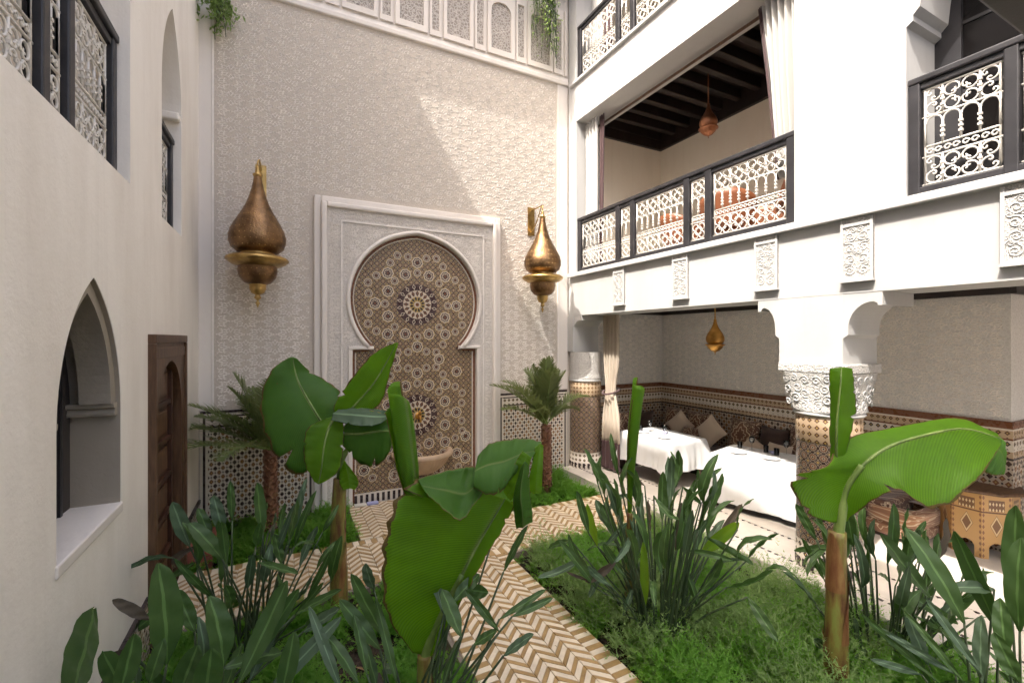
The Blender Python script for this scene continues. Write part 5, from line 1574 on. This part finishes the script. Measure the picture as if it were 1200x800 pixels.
# around the foot of the big banana
clump('low strap-leaved clump around the foot of the nearest banana plant', (0.634,2.759,-0.060), 12, .45, .85, .50, 13, hand=[
    ((0.581,2.954,0.783), (0.385,3.052,1.198), .10), ((0.528,2.869,0.786), (0.306,2.980,1.092), .10), ((0.548,3.194,0.989), (0.496,3.221,1.165), .09, 'strelitzia_pale'), ((1.297,2.706,1.158), (1.439,2.635,1.468), .05), ((1.262,2.835,1.281), (1.038,2.948,1.351), .07, 'strelitzia_pale'),
    ((1.034,2.726,1.100), (1.146,2.614,1.106), .10), ((0.928,2.667,1.076), (1.117,2.684,1.198), .09), ((0.906,2.455,0.996), (0.840,2.600,1.210), .10), ((1.145,2.446,0.956), (0.999,2.632,1.155), .06), ((1.187,2.537,0.970), (1.498,2.493,1.100), .05), ((1.258,2.502,0.986), (1.537,2.473,1.045), .055),
    ((1.124,2.345,0.883), (1.277,2.268,1.011), .06), ((1.008,2.515,0.880), (1.131,2.453,0.966), .06), ((0.881,2.691,0.997), (0.843,2.934,1.327), .07), ((1.020,2.845,1.327), (1.210,2.861,1.602), .06), ((1.262,2.835,1.421), (1.413,2.759,1.585), .08, 'banana_leaf'), ((0.395,2.823,0.651), (0.221,3.023,0.891), .08), ((0.304,2.869,0.600), (0.137,3.065,1.050), .07, 'strelitzia_pale'), ((0.600,2.721,0.651), (0.504,2.881,1.102), .06), ((0.441,2.801,0.702), (0.386,2.940,0.997), .07)], wid=(.05, .09), blade=(.22, .36))
# middle clump in the right-hand bed
clump('large strap-leaved clump in the bed before the white dining tables', (2.991,3.029,0.069), 74, 1.0, 1.72, .74, 14, hand=[
    ((2.470,3.235,0.493), (2.167,3.388,0.930), .08), ((2.524,3.208,0.869), (2.705,3.117,1.080), .05), ((2.504,3.218,0.659), (2.403,3.269,0.418), .06, 'strelitzia_pale'), ((2.403,3.269,0.982), (2.308,3.316,1.359), .08), ((2.470,3.235,0.869), (2.389,3.276,1.246), .08, 'banana_leaf'), ((3.278,2.829,0.794), (3.497,2.607,1.121), .12, 'banana_leaf'),
    ((2.769,2.973,0.364), (2.692,2.900,0.997), .08, 'banana_leaf'), ((3.177,2.880,1.359), (3.453,2.741,1.563), .05), ((3.143,2.897,1.397), (3.291,2.822,1.246), .05), ((2.605,3.055,0.328), (2.677,3.019,0.548), .06, 'strelitzia_pale'), ((2.403,3.269,0.568), (2.228,3.357,0.644), .03, 'withered'), ((3.345,2.795,0.869), (3.479,2.728,1.020), .07)], wid=(.06, .11), blade=(.30, .48), pale=.14)
# right clump behind the banana stem
clump('dense strap-leaved clump between the mosaic column and octagonal table', (4.429,1.970,-0.111), 64, .75, 1.42, .66, 15, hand=[
    ((4.265,2.109,0.961), (4.201,2.141,1.355), .10), ((4.282,1.876,0.917), (4.331,1.852,1.392), .09), ((4.330,1.628,0.760), (3.999,1.795,1.240), .13, 'strelitzia'), ((4.557,1.850,1.007), (4.681,1.787,1.216), .05)], wid=(.06, .10), blade=(.28, .45), pale=.1)
# far right
clump('strap-leaved clump cut by the right picture edge', (4.108,1.180,-0.375), 16, .6, 1.1, .55, 16, hand=[
    ((4.225,1.234,0.762), (3.962,1.366,1.429), .12), ((3.889,1.291,0.881), (3.802,1.558,1.410), .15), ((4.157,1.156,1.045), (4.182,1.143,1.635), .13), ((4.061,1.092,0.891), (4.066,1.090,1.471), .13), ((4.200,1.246,1.045), (3.932,1.381,1.056), .09), ((3.848,1.087,0.803), (3.953,1.147,1.102), .10),
    ((3.708,1.270,0.628), (3.401,1.536,0.854), .05, 'strelitzia_pale'), ((3.613,1.317,0.575), (3.303,1.585,0.936), .05), ((3.645,1.413,0.554), (3.352,1.560,0.652), .05, 'strelitzia_pale'), ((3.711,1.156,0.702), (3.669,1.401,1.045), .06), ((3.621,1.202,0.651), (3.547,1.462,0.963), .05), ((3.711,1.156,0.651), (3.849,1.199,0.997), .08), ((3.771,1.014,0.727), (3.780,1.122,0.956), .10)], wid=(.06, .11), blade=(.30, .5), arc=(1.2, 4.6))

# --- palms
def palm(label, base, height, rad, n, flen, seed, up=.6, tilt=(0, 0), fronds=()):
    rg = random.Random(seed); base = Vector(base)
    t_ = thing('palm_tree', label, 'palm', 'young palms at the carved wall', base)
    top = base + Vector((tilt[0], tilt[1], height))
    pts = [base.lerp(top, k / 8) for k in range(9)]
    tr = MB().tube(pts, [rad * (1.0 - .12 * k / 8) for k in range(9)], 12).build('trunk', 'palm_trunk', t_)
    m = MB()
    for k in range(110):
        f = k / 110; a = k * 2.4
        c = base.lerp(top, .03 + .95 * f); d = Vector((math.cos(a), math.sin(a), 0)); s2 = Vector((-math.sin(a), math.cos(a), 0))
        r_ = rad * (1 - .12 * f); wd_ = rad * .5
        m.add([c + d * r_ * .8 - s2 * wd_, c + d * r_ * .8 + s2 * wd_, c + d * (r_ * 1.28) + s2 * wd_ * .45 + Vector((0, 0, .055)), c + d * (r_ * 1.28) - s2 * wd_ * .45 + Vector((0, 0, .055)), c + d * r_ * .8 + Vector((0, 0, .07))], [(0, 1, 2, 3), (3, 2, 4), (0, 3, 4), (1, 4, 2)])
    m.build('leaf_bases', 'palm_trunk', tr)
    def frond(dirv, L, droop):
        p = top.copy(); pts = [p.copy()]; d = dirv.normalized(); n_ = 16
        for i in range(n_):
            d = (d + Vector((0, 0, -droop / n_ * (.4 + 1.4 * i / n_)))).normalized()
            p = p + d * (L / n_); pts.append(p.copy())
        m = MB(); m.tube(pts, [.010 * (1 - .8 * i / n_) + .001 for i in range(n_ + 1)], 5, 1)
        for i in range(1, n_ * 4 + 1):
            f = i / (n_ * 4)
            if f < .14: continue
            q = f * n_; k = min(int(q), n_ - 1); c = pts[k].lerp(pts[k + 1], q - k)
            ax = (pts[k + 1] - pts[k]).normalized()
            sd = ax.cross(Vector((0, 0, 1))); sd = sd.normalized() if sd.length > .05 else Vector((1, 0, 0))
            nm = sd.cross(ax)
            ll = L * .34 * (math.sin(math.pi * min(1, f * .85 + .12)) ** .7) * rg.uniform(.8, 1.1)
            for s2 in (-1, 1):
                dv = (sd * s2 * .72 + ax * .8 + nm * rg.uniform(.05, .45)).normalized()
                e = c + dv * ll + Vector((0, 0, -.10 * ll))
                w_ = ax * .009
                md = c.lerp(e, .5) + Vector((0, 0, .015))
                m.add([c - w_, c + w_, md + w_ * 1.2, e, md - w_ * 1.2], [(0, 1, 2, 4), (4, 2, 3)])
        m.build('frond', ['palm', 'petiole_green'], t_)
    for k in range(n):
        a = k * 2.399 + rg.uniform(-.2, .2); el = rg.uniform(up - .45, up + .6)
        frond(Vector((math.cos(a) * math.cos(el), math.sin(a) * math.cos(el), math.sin(el))), flen * rg.uniform(.8, 1.1), rg.uniform(.5, 1.2))
    for d_, l_, dr_ in fronds: frond(Vector(d_), l_, dr_)
palm('short palm with brown trunk beside the door in front of tiled dado', (-0.163,6.854,0.068), 1.15, .085, 16, 1.0, 21, .75, fronds=[((-1, -.35, .42), 1.15, .55), ((-.8, -.2, .9), 1.1, .5), ((-.9, 0, .6), 1.1, .6), ((-.4, .0, 1.2), 1.1, .4)])
palm('slender young palm left of the arcade step at the carved wall', (3.926,6.533,0.138), 1.12, .085, 22, 1.05, 22, 1.0, fronds=[((-1, -.2, .75), 1.0, .7)])

# --- hanging greenery at the top of the carved wall
def vine(label, p, n, drop, seed):
    rg = random.Random(seed); t_ = thing('hanging_plant', label, 'plant', 'trailing plants', p); p = Vector(p)
    for k in range(n):
        a = rg.uniform(0, 6.28); L = drop * rg.uniform(.4, 1.0); d = Vector((math.cos(a), math.sin(a) * .5, 0))
        pts = [p + Vector((rg.uniform(-.05, .05), 0, 0))]
        for i in range(8):
            f = (i + 1) / 8
            pts.append(p + d * (.25 * math.sin(f * 1.6)) + Vector((rg.uniform(-.03, .03), rg.uniform(-.03, .03), .15 * math.sin(f * 3.1) - L * f * f)))
        o = MB().tube(pts, .005, 4).build('stem', 'stalk', t_)
        m = MB()
        for i in range(46):
            f = rg.random(); q = f * 8; kk = min(int(q), 7); c = pts[kk].lerp(pts[kk + 1], q - kk) + Vector([rg.gauss(0, .045) for _ in range(3)])
            ax = Vector([rg.uniform(-1, 1), rg.uniform(-1, 1), rg.uniform(-1.3, .5)]).normalized(); sd = ax.orthogonal().normalized() * rg.uniform(.014, .024); l = rg.uniform(.05, .095)
            m.add([c, c + ax * l * .5 + sd, c + ax * l, c + ax * l * .5 - sd], [(0, 1, 2, 3)])
        m.build('leaves', 'vine', o)
vine('trailing green plant hanging at the top left corner of carved wall', (-.86, 7.30, 7.22), 10, .45, 31)
vine('trailing pale green plant hanging over the frieze at the white building', (4.30, 7.2, 9.05), 24, 1.15, 32)

# --- feathery ground cover in the beds (uncountable)
def bed(name, label, region, n, seed, mat, hmax=.30, thin=0.0):
    g = np.random.default_rng(seed); x0, x1, y0, y1 = region
    px = g.uniform(x0, x1, n * 3); py = g.uniform(y0, y1, n * 3)
    dens = .5 + .5 * np.sin(px * 3.7 + 1.7 * np.sin(py * 2.9) + seed) * np.sin(py * 4.1 + 1.5 * np.sin(px * 3.3) + seed * .7)
    keep = g.uniform(0, 1, n * 3) < np.clip(dens * 1.6 - thin, .04, 1)
    px, py, dens = px[keep][:n], py[keep][:n], dens[keep][:n]
    k = len(px); ns, nl = 7, 26
    edge = np.minimum.reduce([px - x0, x1 - px, py - y0, y1 - py])
    h = hmax * (.30 + .85 * dens) * g.uniform(.55, 1.2, k) * np.clip(.45 + edge / .2, .45, 1)
    # arching stems
    sa = g.uniform(0, 2 * np.pi, (k, ns)); st = g.uniform(.1, 1.15, (k, ns)); sl = h[:, None] * g.uniform(.6, 1.15, (k, ns))
    f = g.uniform(.15, 1.0, (k, ns, nl))
    bend = st[..., None] * (.55 + .6 * f)
    r_ = sl[..., None] * f * np.sin(bend); zz = sl[..., None] * f * np.cos(bend)
    cx_ = px[:, None, None] + r_ * np.cos(sa)[..., None]; cy_ = py[:, None, None] + r_ * np.sin(sa)[..., None]; cz_ = .03 + np.maximum(zz, 0.0)
    ln = g.uniform(.03, .075, f.shape) * (1.15 - .55 * f); wd_ = g.uniform(.0028, .006, f.shape)
    da = sa[..., None] + g.choice([-1, 1], f.shape) * g.uniform(.4, 1.5, f.shape); de = g.uniform(-.25, 1.0, f.shape)
    dx, dy, dz = np.cos(da) * np.cos(de), np.sin(da) * np.cos(de), np.sin(de)
    sx, sy, sz = -np.sin(da), np.cos(da), g.uniform(-.5, .5, f.shape)
    P0 = np.stack([cx_ - sx * wd_, cy_ - sy * wd_, cz_ - sz * wd_], -1); P1 = np.stack([cx_ + sx * wd_, cy_ + sy * wd_, cz_ + sz * wd_], -1); P2 = np.stack([cx_ + dx * ln, cy_ + dy * ln, cz_ + dz * ln], -1)
    v = np.stack([P0, P1, P2], -2).reshape(-1, 3).astype(np.float32); nt_ = len(v) // 3
    me = bpy.data.meshes.new(name)
    me.vertices.add(len(v)); me.vertices.foreach_set('co', v.ravel())
    me.loops.add(len(v)); me.loops.foreach_set('vertex_index', np.arange(len(v), dtype=np.int32))
    me.polygons.add(nt_); me.polygons.foreach_set('loop_start', np.arange(0, len(v), 3, dtype=np.int32)); me.polygons.foreach_set('loop_total', np.full(nt_, 3, dtype=np.int32))
    me.uv_layers.new(name='UVMap')
    me.materials.append(MAT[mat]); me.update(calc_edges=True)
    return link(name, me, None, label=label, category='ground cover', kind='stuff')
bed('ground_cover', 'feathery bright green herbs filling the bed before the dining arcade', (2.46, 4.74, 1.2, 4.92), 1000, 41, 'herb', .40, .40)
bed('ground_cover', 'paler feathery herbs mixed through the bed before the dining arcade', (2.48, 4.7, 1.2, 4.9), 520, 47, 'herb_pale', .50, .55)
bed('ground_cover', 'green feathery herbs in the bed by the slender young palm', (3.12, 4.74, 6.14, 7.45), 420, 43, 'herb', .30, .1)
bed('ground_cover', 'green feathery herbs in the bed below the door-side palm', (XL + .05, .85, 6.14, 7.45), 420, 44, 'herb', .30, .1)
bed('ground_cover', 'feathery herbs under the foreground plants left of the path', (XL + .1, 1.26, 2.2, 4.9), 850, 45, 'herb', .30, .1)
# dry leaf litter on the soil and along the path edges
rg = random.Random(77); m = MB()
for x0, x1, y0, y1, n in ((2.36, 4.76, 1.2, 5.02, 420), (-.95, 1.36, 2.2, 5.0, 300), (3.0, 4.75, 6.05, 7.4, 120), (-1.0, .95, 6.05, 7.4, 120), (1.3, 2.45, 1.5, 6.0, 40)):
    for k in range(n):
        x, y = rg.uniform(x0, x1), rg.uniform(y0, y1); a = rg.uniform(0, 6.28); l = rg.uniform(.015, .05); w_ = l * rg.uniform(.2, .4)
        on = (1.31 < x < 2.43) or (4.974 < y < 6.11)
        z = .104 if on else .03
        if on: l *= .5; w_ *= .5
        c_, s_ = math.cos(a), math.sin(a)
        m.add([(x - c_ * l, y - s_ * l, z + .002), (x - s_ * w_, y + c_ * w_, z + rg.uniform(.004, .014)), (x + c_ * l, y + s_ * l, z + .003), (x + s_ * w_, y - c_ * w_, z + rg.uniform(.004, .014))], [(0, 1, 2, 3)])
m.build('leaf_litter', 'litter', None, kind='stuff', label='dry brown leaf litter scattered on the soil and path edges', category='leaf litter')
